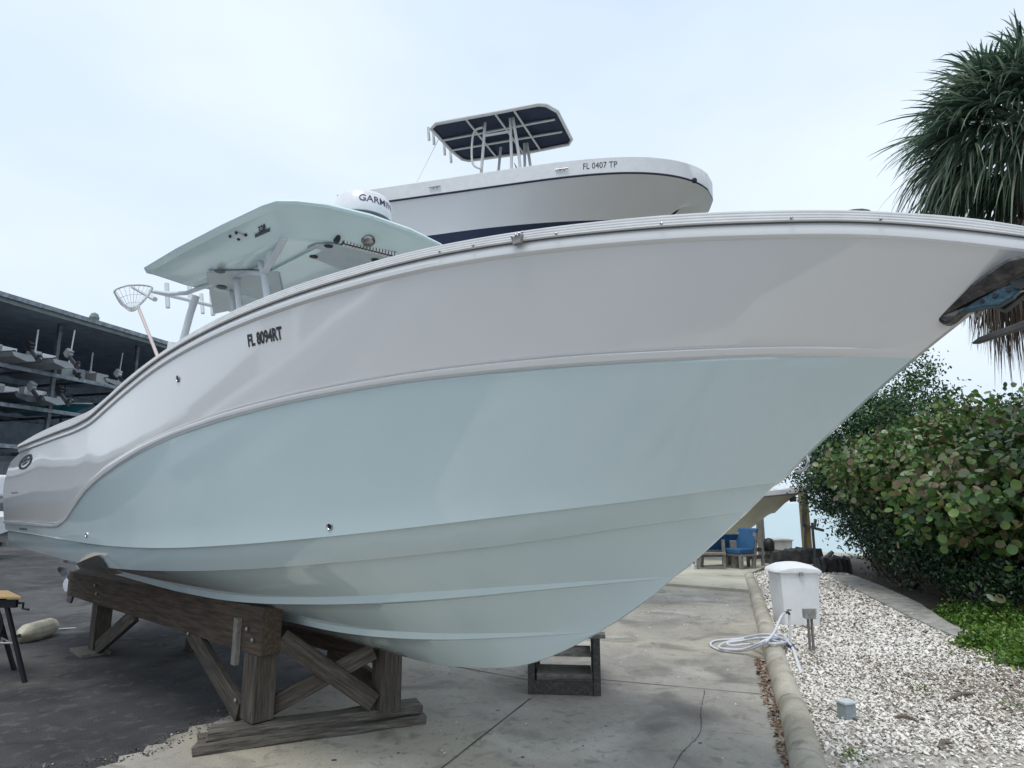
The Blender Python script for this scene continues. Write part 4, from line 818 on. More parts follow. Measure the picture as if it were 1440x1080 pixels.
MB().tube([tuple(fd0-fdv*.05), tuple(fd0-fdv*.02)], .02, 8).build('eye', M_blk, fe)
q = MB(); q.tube([tuple(fd1+fdv*.03), G(78, 885, .02), G(90, 884, .012), G(107, 883, .012)], .008, 6); q.build('line', M_hose, fe)
# ================================================================ SMALL BOATS
class Frame:
    def __init__(s, o, head, trim=0, roll=0):
        h = np.array([head[0], head[1], 0.]); h /= np.linalg.norm(h); p = np.array([-h[1], h[0], 0]); z = np.array([0, 0, 1.]); ct, st_ = math.cos(trim), math.sin(trim)
        s.x = h*ct+z*st_; zz = z*ct-h*st_; s.y = p*math.cos(roll)+zz*math.sin(roll); s.z = zz*math.cos(roll)-p*math.sin(roll); s.o = np.array(o, float)
    def mw(s): return Matrix(((s.x[0], s.y[0], s.z[0], s.o[0]), (s.x[1], s.y[1], s.z[1], s.o[1]), (s.x[2], s.y[2], s.z[2], s.o[2]), (0, 0, 0, 1)))
    def loc(s, w_): q = np.array(w_)-s.o; return np.array([q@s.x, q@s.y, q@s.z])
    def hit(s, px, py, ax, val): c = np.array([0, 0, CH]); o = s.loc(c); d = s.loc(c+ray(px, py))-o; return o+d*((val-o[ax])/d[ax])
def small_hull(par, Lh, B, D, mt, mb, mr, stk=(.95, .93), rubh=.035, paint=.35, sheer_rise=.25, band=0, n=40, capm=None, pq=(.45, 2.3, .75)):
    t_ = np.linspace(0, 1, n); xs = t_*Lh
    hb = B/2*np.clip(1-np.clip((t_-pq[0])/(1-pq[0]), 0, 1)**pq[1], 0, 1)**pq[2]*(.94+.06*np.clip(t_/.3, 0, 1) if pq[0] == .45 else 1); zs = D*(1-sheer_rise)+D*sheer_rise*t_**1.6
    cb = B/2*.8*np.clip(1-np.clip((t_-.35)/.57, 0, 1)**1.9, 0, 1); cz = D*(.28+.30*np.clip((t_-.3)/.65, 0, 1)**1.6); kz = D*.75*np.clip((t_-.62)/.38, 0, 1)**2.2; kx = xs-.0
    # rows: keel, mid bottom, chine, paint line, flare, rub, sheer
    def C(x, y, z): return np.stack([x, y, z], 1)
    cx = xs*stk[0]; kxx = xs*stk[1]
    K = C(kxx, 0*t_, kz); Ch = C(cx, cb, np.maximum(cz, kz)); R1 = C(xs, hb, zs-.13*D/1.2-band); R2 = C(xs, hb, zs)
    rows_ = [K, (K+Ch)/2, Ch]; mi = [1, 1]
    for f in (paint, .5, .75, .9, 1):
        yy = Ch[:, 1]+(R1[:, 1]-Ch[:, 1])*f**(1+.8*t_); rows_.append(C(Ch[:, 0]*(1-f)+R1[:, 0]*f, yy, Ch[:, 2]*(1-f)+R1[:, 2]*f)); mi.append(1 if f == paint else 0)
    q = MB(); A = np.stack(rows_); Bm = A.copy(); Bm[..., 1] *= -1; q.grid(A, rowmi=mi); q.grid(Bm, rowmi=mi, flip=True); nn_ = n
    for i in range(len(rows_)-1): o2 = len(rows_)*nn_; q.f.append((i*nn_, (i+1)*nn_, o2+(i+1)*nn_, o2+i*nn_)); q.m.append(mi[i])
    q.build('hull', [mt, mb], par, smooth=35, merge=True)
    rr = [R1+np.array([0, .005, 0]), R1+np.array([0, .03, .005]), R1+np.array([0, .03, rubh]), R1+np.array([0, .005, rubh+.008])]; rr = [np.maximum(x, [-1, .0, -9]) for x in rr]
    q = MB(); A = np.stack(rr); Bm = A.copy(); Bm[..., 1] *= -1; q.grid(A); q.grid(Bm, flip=True); q.build('rub_rail', mr, par)
    top = [R1+np.array([0, .0, rubh+.005]), R2, C(xs, np.maximum(hb-.04, 0), zs+.03), C(xs, np.maximum(hb-.2, 0), zs+.03), C(xs, np.where(t_ < .6, np.maximum(hb-.26, 0), hb*.9), zs-.3*D*(t_ < .6)+.02*(t_ >= .6)), C(xs, 0*t_, zs-.3*D*(t_ < .6)+.02*(t_ >= .6))]
    q = MB(); A = np.stack(top); Bm = A.copy(); Bm[..., 1] *= -1; q.grid(A); q.grid(Bm, flip=True); q.build('deck', capm or mt, par, smooth=40)
    return xs, hb, zs
def outboard(par, x, z, m1, k=1.0, y=0):
    q = MB(); q.box((x-.28*k, y, z+.38*k), (.55*k, .34*k, .42*k), taper=.75); q.box((x-.22*k, y, z+.12*k), (.36*k, .28*k, .14*k)); o_ = q.build('outboard', m1, par, bevel=.05*k)
    q = MB(); q.box((x-.16*k, y, z-.35*k), (.2*k, .12*k, .85*k)); q.box((x-.24*k, y, z-.72*k), (.36*k, .16*k, .03*k)); q.box((x-.2*k, y, z-.92*k), (.24*k, .05*k, .35*k), taper=1.4); q.tube([(x-.48*k, y, z-.82*k), (x, y, z-.82*k)], .05*k, 8); q.build('leg', mat('ob_leg', (.09, .09, .1), .4, .3), o_)
    return o_
# ---- the second boat, held up on a tall steel stand
M_h2 = mat('cool_white_hull', (.85, .86, .88), .4, c2=(.82, .83, .85), scale=2); M_w2 = mat('white_deck2', (.74, .75, .76), .35); M_nv = mat('navy_bottom_paint', (.015, .025, .065), .6, c2=(.02, .035, .09), scale=5); M_bk2 = mat('rub_navy', (.015, .018, .045), .4)
tipw = np.array([3.222, 9.5, 6.66]); hd2 = np.array([math.cos(.319), -math.sin(.319)]); L2, B2, D2_ = 6.1, 2.7, 1.511; TR2 = -.024
F2 = Frame((0, 0, 0), hd2, TR2); F2.o = tipw-F2.x*L2-F2.z*D2_
b2 = empty('center_console_boat', label='smaller white boat with navy bottom and blue canvas top raised high behind the big boat', cat='boat'); b2.matrix_world = F2.mw()
xs2, hb2, zs2 = small_hull(b2, L2, B2, D2_, M_h2, M_nv, M_bk2, stk=(.88, .85), rubh=.02, paint=.3, sheer_rise=0, band=.112, capm=M_w2, n=90, pq=(.484, 3.5, .509))
def side2(x, f):                                            # point on the starboard cap band (y negative)
    hb_, z_ = np.interp(x, xs2, hb2), np.interp(x, xs2, zs2); lo = z_-.13*D2_/1.2-.112+.045; return np.array([x, -hb_-.004, lo+(z_-lo)*f])
V, F = text_mesh('FL 0407 TP', 1, .0); x0, x1 = min(v[0] for v in V), max(v[0] for v in V); y0, y1 = min(v[1] for v in V), max(v[1] for v in V)
MB().add([tuple(side2(4.27+(v[0]-x0)/(x1-x0)*.5, .3+.42*(v[1]-y0)/(y1-y0))) for v in V], F).build('registration_number', M_ink, b2, merge='keep')
for x_ in (.15, 1.85, 3.95):
    c_ = side2(x_, .45); q = MB(); q.tube([tuple(c_+np.array([-.1, -.02, 0])), tuple(c_+np.array([.1, -.02, 0]))], .012, 8); q.tube([tuple(c_+np.array([-.03, 0, 0])), tuple(c_+np.array([-.03, -.02, 0]))], .012, 6); q.tube([tuple(c_+np.array([.03, 0, 0])), tuple(c_+np.array([.03, -.02, 0]))], .012, 6); q.build('cleat', M_ss, b2, smooth=50)
c_ = F2.hit(976, 254, 1, -.80); MB().lathe([(.04, 0), (.04, .02), (.02, .03)], tuple(c_), 14, (.5, -1, -.3)).build('bow_light', M_blk, b2)
# canvas top
best = None
for Z in np.linspace(1.5, 4.5, 300):
    a_, c_ = F2.hit(685, 161, 2, Z), F2.hit(727, 213, 2, Z); 
    if best is None or abs(a_[1]+c_[1]) < best[0]: best = (abs(a_[1]+c_[1]), Z)
TZ = best[1]
cor = [F2.hit(px, py, 2, TZ) for px, py in ((606, 181), (613, 174), (700, 158), (757, 147), (768, 148), (784, 157), (804, 196), (800, 203), (740, 215), (659, 226), (650, 224), (636, 213))]
q = MB(); path = [tuple(c_) for c_ in cor]; q.tube(path, .03, 8, closed=True)
A_, B_, C_, D__ = cor[1], cor[4], cor[7], cor[9]
for f in (.36, .68):
    l_ = cor[0]*(1-f)+cor[10]*f; r2_ = cor[4]*(1-f)+cor[7]*f; q.tube([tuple(l_), tuple(r2_+(0, 0, .02))], .022, 8)
for f in (.28, .55, .72): u_ = cor[1]*(1-f)+cor[4]*f; d2 = cor[9]*(1-f)+cor[7]*f; q.tube([tuple(u_), tuple(d2)], .02, 8)
q.build('top_frame', mat('cream_tube', (.62, .62, .6), .4), b2, smooth=50)
q = MB(); cen = sum(cor)/len(cor)+np.array([0, 0, .12]); q.add([tuple(c_+np.array([0, 0, .03])) for c_ in cor]+[tuple(cen)], [(i, (i+1) % len(cor), len(cor)) for i in range(len(cor))]); q.build('canvas', mat('navy_canvas', (.02, .03, .06), .8, c2=(.015, .022, .045), scale=3, bump=.3), b2)
M_ct = mat('cream_tube', (.62, .62, .6), .4)
dk2 = float(np.interp(3, xs2, zs2))-.4
for y_ in (-.42, .42):
    for xt, xb in ((-.42, -.5), (.05, .12), (.1, .35)):
        c_ = F2.hit(725, 187, 2, TZ); bx = c_[0]; q = MB(); q.tube([(bx+xt, y_, TZ), (bx+(xt+xb)/2, y_*.95, (TZ+dk2)/2+.2), (bx+xb, y_*1.05, dk2)], .028, 8); q.build('support_leg', M_ct, b2, smooth=50)
bx = F2.hit(725, 187, 2, TZ)[0]
MB().tube([(bx-.45, -.42, TZ-.25), (bx+.06, -.42, TZ-.25)], .022, 8).build('cross_rail', M_ct, b2, smooth=50)
q = MB(); q.tube([(bx-.5, -.42, dk2+.75), (bx+.3, -.42, dk2+.75)], .022, 8); q.tube([(bx-.5, .42, dk2+.75), (bx+.3, .42, dk2+.75)], .022, 8); q.tube([(bx-.5, -.42, dk2+.75), (bx-.5, .42, dk2+.75)], .022, 8); q.build('grab_rail', M_ct, b2, smooth=50)
q = MB(); q.tube(bez([(bx-.45, -.45, TZ-.1), (bx-.62, -.46, TZ-.2), (bx-.62, -.46, TZ-.75), (bx-.45, -.45, TZ-.9)], 5), .02, 8); q.build('side_handle', M_ct, b2, smooth=50)
MB().box((bx-.05, 0, dk2+.3), (.65, .62, 1.0), taper=.85).build('console', M_w2, b2, bevel=.05); MB().prism([(bx+.2, -.28, dk2+.8), (bx+.2, .28, dk2+.8), (bx+.08, .25, dk2+1.15), (bx+.08, -.25, dk2+1.15)], (.01, 0, 0)).build('windscreen', gm_, b2)
for px, py in ((604, 186), (611, 192), (626, 207), (635, 218)): c_ = F2.hit(px, py, 2, TZ); MB().tube([tuple(c_+np.array([-.03, 0, .1])), tuple(c_+np.array([-.0, 0, -.16]))], .025, 10).build('rod_holder', M_ct, b2, smooth=50)
c_ = F2.hit(617, 195, 2, TZ); d2 = F2.hit(586, 256, 1, -.9); MB().tube([tuple(c_), tuple(d2)], .006, 5).build('antenna_line', M_ct, b2)
outboard(b2, .02, 1.15, mat('ob_grey', (.3, .31, .33), .35))
# its stand
sta = empty('steel_boat_stand', label='tall galvanised steel stand under the raised smaller boat behind', cat='boat stand')
pz = float(F2.o[2])
for base_x in (1.5, 3.7):
    for y_ in (-.75, .75):
        w0 = F2.o+F2.x*base_x+F2.y*y_; MB().beam((w0[0], w0[1], 0), (w0[0], w0[1], pz-.12), .16, .16, up=(0, 1, 0)).build('column', M_gal, sta)
    a_ = F2.o+F2.x*base_x+F2.y*-.95; c_ = F2.o+F2.x*base_x+F2.y*.95; MB().beam((a_[0], a_[1], pz-.06), (c_[0], c_[1], pz-.06), .14, .12).build('crossbeam', M_gal, sta)
for y_ in (-.62, .62): a_ = F2.o+F2.x*.6+F2.y*y_; c_ = F2.o+F2.x*4+F2.y*y_; MB().beam((a_[0], a_[1], a_[2]+.06+.1), (c_[0], c_[1], c_[2]+.06+.1), .1, .16).build('bunk', M_wd, sta)
# ---- third boat on a lift by the seawall
tip3 = at(1122, 692, 17.5); F3 = Frame((0, 0, 0), (.80, -.6), math.radians(3)); L3, D3_ = 7.5, 1.5
F3.o = tip3-F3.x*L3-F3.z*(D3_-.1)
b3 = empty('bow_rider', label='cream hulled boat on a lift at the seawall seen under the big bow', cat='boat'); b3.matrix_world = F3.mw()
M_h3 = mat('cream_hull', (.6, .56, .45), .3, c2=(.55, .51, .41), scale=3)
small_hull(b3, L3, 2.6, D3_, M_h3, M_h3, mat('rub_grey', (.12, .12, .13), .5), sheer_rise=.2, capm=M_w2, n=50)
for x_, y_ in ((7.0, -.28), (6.75, -.4)): MB().lathe([(.05, 0), (.05, .03)], (x_, y_, D3_-.02), 12).build('deck_fitting', M_blk, b3)
MB().box((7.35, 0, 1.22), (.16, .1, .14)).build('anchor_roller', M_blk, b3)
# ================================================================ SHORE FURNITURE
M_gw = woodmat('grey_dock_wood', (.09, .085, .08), (.22, .21, .19), (.36, .34, .32), (6, 6, 2)); M_dkr = mat('dark_rock', (.07, .072, .075), .9, c2=(.025, .026, .028), scale=7, bump=1, bscale=10, detail=8)
M_cu = mat('blue_cushion', (.02, .10, .22), .7, c2=(.015, .075, .17), scale=6)
def bench(name, px, ybase, w_, rz, label, scale=1.0):
    p_ = G(px, ybase); e_ = empty(name, p_, rz, label, 'bench', 'cushioned dock benches'); k = scale
    q = MB(); q.box((0, 0, .40*k), (w_, .5*k, .05)); q.box((0, .29*k, .62*k), (w_, .05, .1)); q.box((0, .33*k, .8*k), (w_, .05, .1)); q.build('slat_frame', M_gw, e_)
    for x in (-w_/2+.05, w_/2-.05):
        q = MB(); q.beam((x, -.22*k, 0), (x, -.22*k, .4*k), .08, .08); q.beam((x, .2*k, 0), (x, .36*k, .95*k), .08, .08); q.build('leg', M_gw, e_)
    q = MB(); q.box((0, -.02, .49*k), (w_*.96, .52*k, .13*k)); q.build('seat_cushion', M_cu, e_, bevel=.03)
    q = MB(); q.prism([(-w_*.48, .2*k, .54*k), (w_*.48, .2*k, .54*k), (w_*.48, .36*k, 1.05*k), (-w_*.48, .36*k, 1.05*k)], (0, .09, .02)); q.build('back_cushion', M_cu, e_, bevel=.02)
    return e_
# Y of this row is about 15 to 18 m
bench('dock_bench', 1040, 802, .62, math.radians(-62), 'bench with bright blue seat and back cushion seen side on near the kerb end', .95)
bench('dock_bench', 1006, 799, 1.2, math.radians(200), 'grey slatted bench with dark blue cushions half hidden behind the big bow', .8)
MB_ = MB(); t0_, t1_ = G(978, 803), G(1019, 803); hh = .42
tb = empty('slatted_table', (t0_+t1_)/2, 0, 'long low grey slatted bench frame without cushion nearest the slab edge', 'bench frame'); hw = float(np.linalg.norm(t1_-t0_))/2
q = MB(); 
for y_ in (-.14, 0, .14): q.box((0, y_, hh), (2*hw, .11, .045))
q.build('slat_top', M_gw, tb)
for x in (-hw+.04, hw-.04): MB().box((x, -.1, hh/2), (.06, .06, hh)).build('leg', M_gw, tb)
def stick(name, px, y0, y1, r_, m_, label, cat, group=None, square=False, Y=None, z0=0):
    g_ = G(px, y0, z0) if Y is None else at(px, y0, Y); top = float(at(px, y1, float(g_[1]))[2]); 
    q = MB(); (q.box((0, 0, (top-g_[2])/2), (r_*2, r_*2, top-g_[2])) if square else q.tube([(0, 0, 0), (0, 0, top-g_[2])], r_, 10)); o_ = q.build(name, m_, smooth=40); o_.location = g_; tag(o_, label, cat, group); return o_
stick('wooden_post', 1033, 802, 760, .065, M_gw, 'square grey wooden post in front of the blue cushioned bench', 'post', 'posts on the waterfront', True)
stick('metal_post', 1019, 802, 759, .035, M_gw, 'thin grey metal post between the low slatted frame and blue bench', 'post', 'posts on the waterfront', True)
stick('wooden_piling', 1072.5, 790, 722, .12, M_gw, 'grey piling standing in the water behind the benches', 'piling', 'pilings in the water', False, 20.7)
stick('wooden_piling', 1045, 786, 739, .1, M_gw, 'shorter grey piling behind the blue bench back', 'piling', 'pilings in the water', False, 21.5)
stick('white_pipe', 975, 804, 793, .05, M_pvc, 'short white pipe standing on the pale slab at the big bow', 'pipe')if False else None
pp = stick('standpipe', 975, 804, 793, .05, M_pvc, 'short white standpipe on the pale slab beside the big hull', 'pipe')
M_yw = woodmat('tan_piling', (.22, .17, .09), (.38, .3, .16), (.5, .42, .25), (8, 8, 2))
pl = stick('tan_piling', 1137, 793, 690, .095, M_yw, 'tall tan square lift piling with a pale cap beside the dark bushes', 'piling', None, True)
MB().box((0, 0, float(at(1137, 690, float(pl.location[1]))[2])+.05), (.3, .24, .12)).build('cap', mat('pile_cap', (.6, .55, .42), .7), pl)
Yp = float(pl.location[1]); la = empty('lift_bracket', (0, 0, 0), 0, 'grey steel boat lift track and arm fixed beside the tan piling', 'lift arm')
q = MB(); q.beam(at(1129, 700, Yp-.1), at(1128, 738, Yp-.1), .06, .05); q.beam(at(1132, 705, Yp-.12), at(1131, 772, Yp-.12), .05, .05); q.build('track', M_gal, la)
q = MB(); q.beam(at(1127, 738, Yp-.1), at(1158, 746, Yp-.1), .09, .07); q.beam(at(1145, 742, Yp-.1), at(1147, 730, Yp-.1), .06, .06); q.build('arm', M_gal, la)
stick('thin_post', 1147, 795, 735, .035, mat('dark_post', (.1, .1, .1), .6), 'thin dark post standing just right of the tan piling', 'post')
# rough stone wall, fence rails, bucket, planter
def rockwall(name, p, q_, h0, th, label, cat):
    b = MB(); p, q_ = np.array(p), np.array(q_); n_ = 16; d = (q_-p)/n_; nn_ = np.array([-d[1], d[0], 0]); nn_ /= np.linalg.norm(nn_); rows_ = []
    for i in range(n_+1):
        c = p+d*i; j = lambda a_: rnd.uniform(-a_, a_); h = h0+j(.05)
        rows_.append([c-nn_*(th/2+j(.04)), c-nn_*(th/2+j(.05))+np.array([0, 0, h*.5]), c-nn_*(th/2-.06+j(.03))+np.array([0, 0, h]), c+nn_*(th/2-.06)+np.array([0, 0, h+j(.03)]), c+nn_*(th/2)])
    b.grid(rows_); b.f += [(0, 1, 2, 3, 4), tuple(n_*5+k for k in (4, 3, 2, 1, 0))]; b.m += [0, 0]; o_ = b.build(name, M_dkr, smooth=30); tag(o_, label, cat); return o_
w0_, w1_ = G(1085, 796), G(1148, 793); rockwall('rock_wall', w0_, w1_, float(at(1110, 774, w0_[1])[2]), .5, 'low dark rough rock wall behind the large white dock box', 'wall')
w2_, w3_ = G(1149, 806), G(1192, 806); rockwall('rock_border', w2_, w3_, float(at(1160, 785, w2_[1])[2]), .4, 'dark rock border at the foot of the bushes right of the piling', 'wall')
fr = empty('rail_fence', (0, 0, 0), 0, 'low dark plank rail fence running left from the rock wall', 'fence'); f0, f1 = G(1052, 800), G(1086, 798)
for z in (.28, .46): MB().beam(f0+np.array([0, 0, z]), f1+np.array([0, 0, z]), .04, .1).build('rail', mat('fence_dark', (.07, .07, .07), .7), fr)
for f in (.03, .62, .97): MB().beam(f0*(1-f)+f1*f, f0*(1-f)+f1*f+np.array([0, 0, .52]), .07, .07).build('post', M_gw, fr)
g_ = at(1082, 775, 16.9); o_ = MB().lathe([(.1, 0), (.13, .05), (.14, .2), (.1, .3), (.02, .33)], (0, 0, 0), 14).build('black_buoy', M_blk, smooth=50); o_.location = g_; tag(o_, 'rounded black buoy sitting left of the small grey dock box', 'buoy')
lg = G(1152, 800); o_ = MB().tube([at(1150, 789, lg[1]), at(1163, 784, lg[1]), at(1171, 776, lg[1])], [.05, .07, .05], 8).build('driftwood_log', M_gw, smooth=50); tag(o_, 'weathered driftwood log lying on the dark rocks at the shore', 'log')
# seawall face
tag(MB().prism([(0, 26, -2), (2.5, 20.5, -2), (14, 20.5, -2), (14, 20.45, .02), (2.5, 20.45, .02), (-.2, 26, .02)], (0, .12, 0)).build('seawall', M_conc2), kind='structure')
# ================================================================ VEGETATION
def leaves(name, pts, nrm, size, cols_tint, par, m_, K=7, elong=1.0, cup=.15, fold=0):
    n = len(pts); pts = np.asarray(pts); nrm = nrm/np.linalg.norm(nrm, axis=1, keepdims=True); a = np.cross(nrm, RS.normal(0, 1, (n, 3))); a /= np.linalg.norm(a, axis=1, keepdims=True); c = np.cross(nrm, a)
    ang = np.linspace(0, 2*np.pi, K, endpoint=False); 
    V = pts[:, None, :]+(a[:, None, :]*np.cos(ang)[None, :, None]+c[:, None, :]*(np.sin(ang)*elong)[None, :, None])*(size[:, None, None]*RS.uniform(.9, 1.08, (n, K, 1)))+nrm[:, None, :]*(RS.uniform(0, cup, (n, K, 1))*size[:, None, None])
    V = np.concatenate([V, pts[:, None, :]-nrm[:, None, :]*(cup*.3*size[:, None, None])], 1).reshape(-1, 3); base = np.arange(n)*(K+1)
    F = np.stack([np.stack([base+i, base+(i+1) % K, base+K], -1) for i in range(K)], 1).reshape(-1, 3)
    return raw(name, V, F, m_, par, tint=np.repeat(cols_tint, K+1))
M_sg = leafmat('seagrape_leaf', [(0, (.02, .05, .018)), (.25, (.05, .11, .03)), (.48, (.075, .165, .04)), (.66, (.14, .22, .05)), (.78, (.2, .17, .08)), (.9, (.15, .1, .06)), (.93, (.22, .25, .14)), (1, (.4, .43, .32))], .38, .2)
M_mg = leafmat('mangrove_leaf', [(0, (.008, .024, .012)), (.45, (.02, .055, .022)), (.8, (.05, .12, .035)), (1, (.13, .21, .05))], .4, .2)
M_bk = mat('bark', (.14, .12, .1), .9, c2=(.06, .05, .04), scale=9, bump=.6)
def clusters(c, rad, ncl, nlf, spread, up=.35, skew=None):
    """leaf points grouped in sprays on an uneven envelope"""
    P, Nn = [], []; cl = []
    c = np.array(c); rad = np.array(rad)
    for k in range(ncl):
        d = RS.normal(0, 1, 3); d[2] = abs(d[2])*.9-.25; d /= np.linalg.norm(d); rr2 = (RS.uniform(.35, 1)**.45)*(1+.22*math.sin(d[0]*5+c[0])+.15*math.sin(d[2]*7+c[1])+RS.normal(0, .07))
        p_ = c+d*rad*rr2; cl.append(p_)
        m_ = int(nlf*RS.uniform(.5, 1.4)); o = RS.normal(0, spread*RS.uniform(.6, 1.2), (m_, 3))*[1, 1, .7]; P.append(p_+o); nn_ = RS.normal(0, 1, (m_, 3))*.75+d*[.6, .6, .2]+np.array([0, 0, up]); Nn.append(nn_)
    return np.concatenate(P), np.concatenate(Nn), np.array(cl)
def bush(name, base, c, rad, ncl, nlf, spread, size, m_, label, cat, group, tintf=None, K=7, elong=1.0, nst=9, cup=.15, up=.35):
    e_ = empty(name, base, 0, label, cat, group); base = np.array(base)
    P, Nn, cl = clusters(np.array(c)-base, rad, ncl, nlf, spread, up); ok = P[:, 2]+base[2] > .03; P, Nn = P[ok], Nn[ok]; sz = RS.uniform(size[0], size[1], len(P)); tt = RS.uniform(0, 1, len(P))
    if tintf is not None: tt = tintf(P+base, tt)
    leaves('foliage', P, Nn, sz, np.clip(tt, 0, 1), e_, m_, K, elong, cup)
    q = MB()
    for k in RS.choice(len(cl), min(nst*4, len(cl)), replace=False):
        tgt = cl[k]; s_ = np.array([RS.uniform(-.25, .25), RS.uniform(-.2, .2), 0])*np.array(rad)[0]; mid = s_*.4+tgt*.6+np.array([0, 0, -.15*abs(tgt[2])])+RS.normal(0, .08, 3); q.tube([tuple(s_), tuple((s_+mid)/2+RS.normal(0, .05, 3)), tuple(mid), tuple(tgt)], [.028, .022, .014, .006], 5)
    q.build('branches', M_bk, e_, smooth=60); return e_
def sgt(P, t): 
    patch = .5+.5*np.sin(P[:, 0]*3.1+P[:, 2]*2.2)*np.cos(P[:, 1]*2.3+P[:, 2]*3.4); return np.where(t > .8, t, t*.72+.12*patch)
def sgt2(P, t): patch = np.sin(P[:, 0]*2.1+1)*np.cos(P[:, 2]*2.9); return np.where(patch > .25, .45+.55*t, t*.85)
bg_ = 'bushes along the right of the gravel'
bush('sea_grape_bush', (8.1, 9.4, 0), (8.15, 9.6, 1.3), (1.6, 1.4, 1.75), 760, 15, .19, (.035, .075), M_sg, 'sea grape bush with large pale olive and reddish leaves at the right edge', 'bush', bg_, sgt2, 9)
bush('sea_grape_bush', (8.1, 12.0, 0), (8.1, 12.1, 2.05), (1.55, 1.3, 1.25), 900, 15, .2, (.028, .062), M_sg, 'sea grape bush with yellow green round leaves in the middle of the hedge', 'bush', bg_, lambda P, t: np.where(t < .8, .3+t*.55, t), 8)
bush('sea_grape_bush', (10.2, 12.4, 0), (10.4, 12.5, 1.8), (1.9, 1.4, 1.95), 640, 15, .24, (.035, .07), M_sg, 'taller sea grape bush rising behind the others under the dead palm skirt', 'bush', bg_, sgt, 8)
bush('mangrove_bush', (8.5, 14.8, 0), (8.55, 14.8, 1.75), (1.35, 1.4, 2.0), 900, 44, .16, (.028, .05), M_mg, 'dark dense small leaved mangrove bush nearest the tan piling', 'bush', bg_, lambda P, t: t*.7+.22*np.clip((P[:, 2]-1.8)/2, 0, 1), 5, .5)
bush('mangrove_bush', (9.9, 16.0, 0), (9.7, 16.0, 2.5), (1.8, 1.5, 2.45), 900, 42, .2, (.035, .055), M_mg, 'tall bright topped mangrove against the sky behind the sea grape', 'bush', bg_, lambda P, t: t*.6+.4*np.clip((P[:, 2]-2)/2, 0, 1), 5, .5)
bush('mangrove_bush', (7.7, 12.9, 0), (7.85, 12.9, .85), (.85, 1.3, 1.1), 330, 44, .2, (.025, .042), M_mg, 'low dark mangrove growth beside the far end of the edging strip', 'bush', bg_, lambda P, t: t*.7, 5, .5)
bush('mangrove_bush', (7.5, 11.0, 0), (7.55, 11.0, .8), (.8, 1.2, 1.05), 330, 44, .2, (.025, .042), M_mg, 'dark low mangrove below the yellow green sea grape leaves', 'bush', bg_, lambda P, t: t*.75, 5, .5)
bush('mangrove_bush', (7.0, 9.6, 0), (7.2, 9.6, .5), (.6, .9, .6), 160, 40, .17, (.022, .04), M_mg, 'dark leafy undergrowth hugging the near half of the edging strip', 'bush', bg_, lambda P, t: t*.8, 5, .5)
bush('mangrove_bush', (12.6, 14.2, 0), (12.6, 14.2, 2.5), (1.9, 1.6, 2.3), 620, 42, .2, (.035, .055), M_mg, 'dark green mangrove filling the hedge at the far right behind the sea grape', 'bush', bg_, lambda P, t: t*.8+.15, 5, .5)
# weeds
M_wd2 = leafmat('weed_leaf', [(0, (.03, .08, .015)), (.4, (.07, .17, .02)), (.8, (.14, .27, .03)), (1, (.32, .36, .1))], .45, .3)
def weeds(name, spots, n, label, hs=.12, size=(.012, .028)):
    P = []; 
    for (px, py, r_) in spots:
        g_ = G(px, py); m_ = int(n*r_); o = RS.normal(0, r_, (m_, 2)); h = np.abs(RS.normal(0, hs, m_)); P.append(np.c_[g_[0]+o[:, 0], g_[1]+o[:, 1], h*np.clip(1.3-np.abs(o).sum(1)/r_/2.4, .15, 1)+.01])
    P = np.concatenate(P); o_ = leaves(name, P, RS.normal(0, .8, (len(P), 3))+[0, 0, .6], RS.uniform(*size, len(P)), RS.uniform(0, 1, len(P)), None, M_wd2, 6, .6); tag(o_, label, 'weeds', kind='stuff'); return o_
weeds('ground_weeds', [(1440, 885, .3), (1410, 880, .26), (1375, 880, .2), (1350, 868, .18), (1432, 910, .2), (1445, 925, .2), (1370, 912, .1), (1460, 890, .4), (1455, 940, .16), (1395, 872, .24)], 11000, 'bright green ground cover spilling over the gravel at the right edge', .11)
weeds('gravel_sprigs', [(1205, 1070, .05), (1300, 975, .06), (1380, 935, .08), (1430, 1000, .07), (1340, 925, .06)], 1500, 'small green sprigs poking through the shell gravel', .03, (.006, .014))
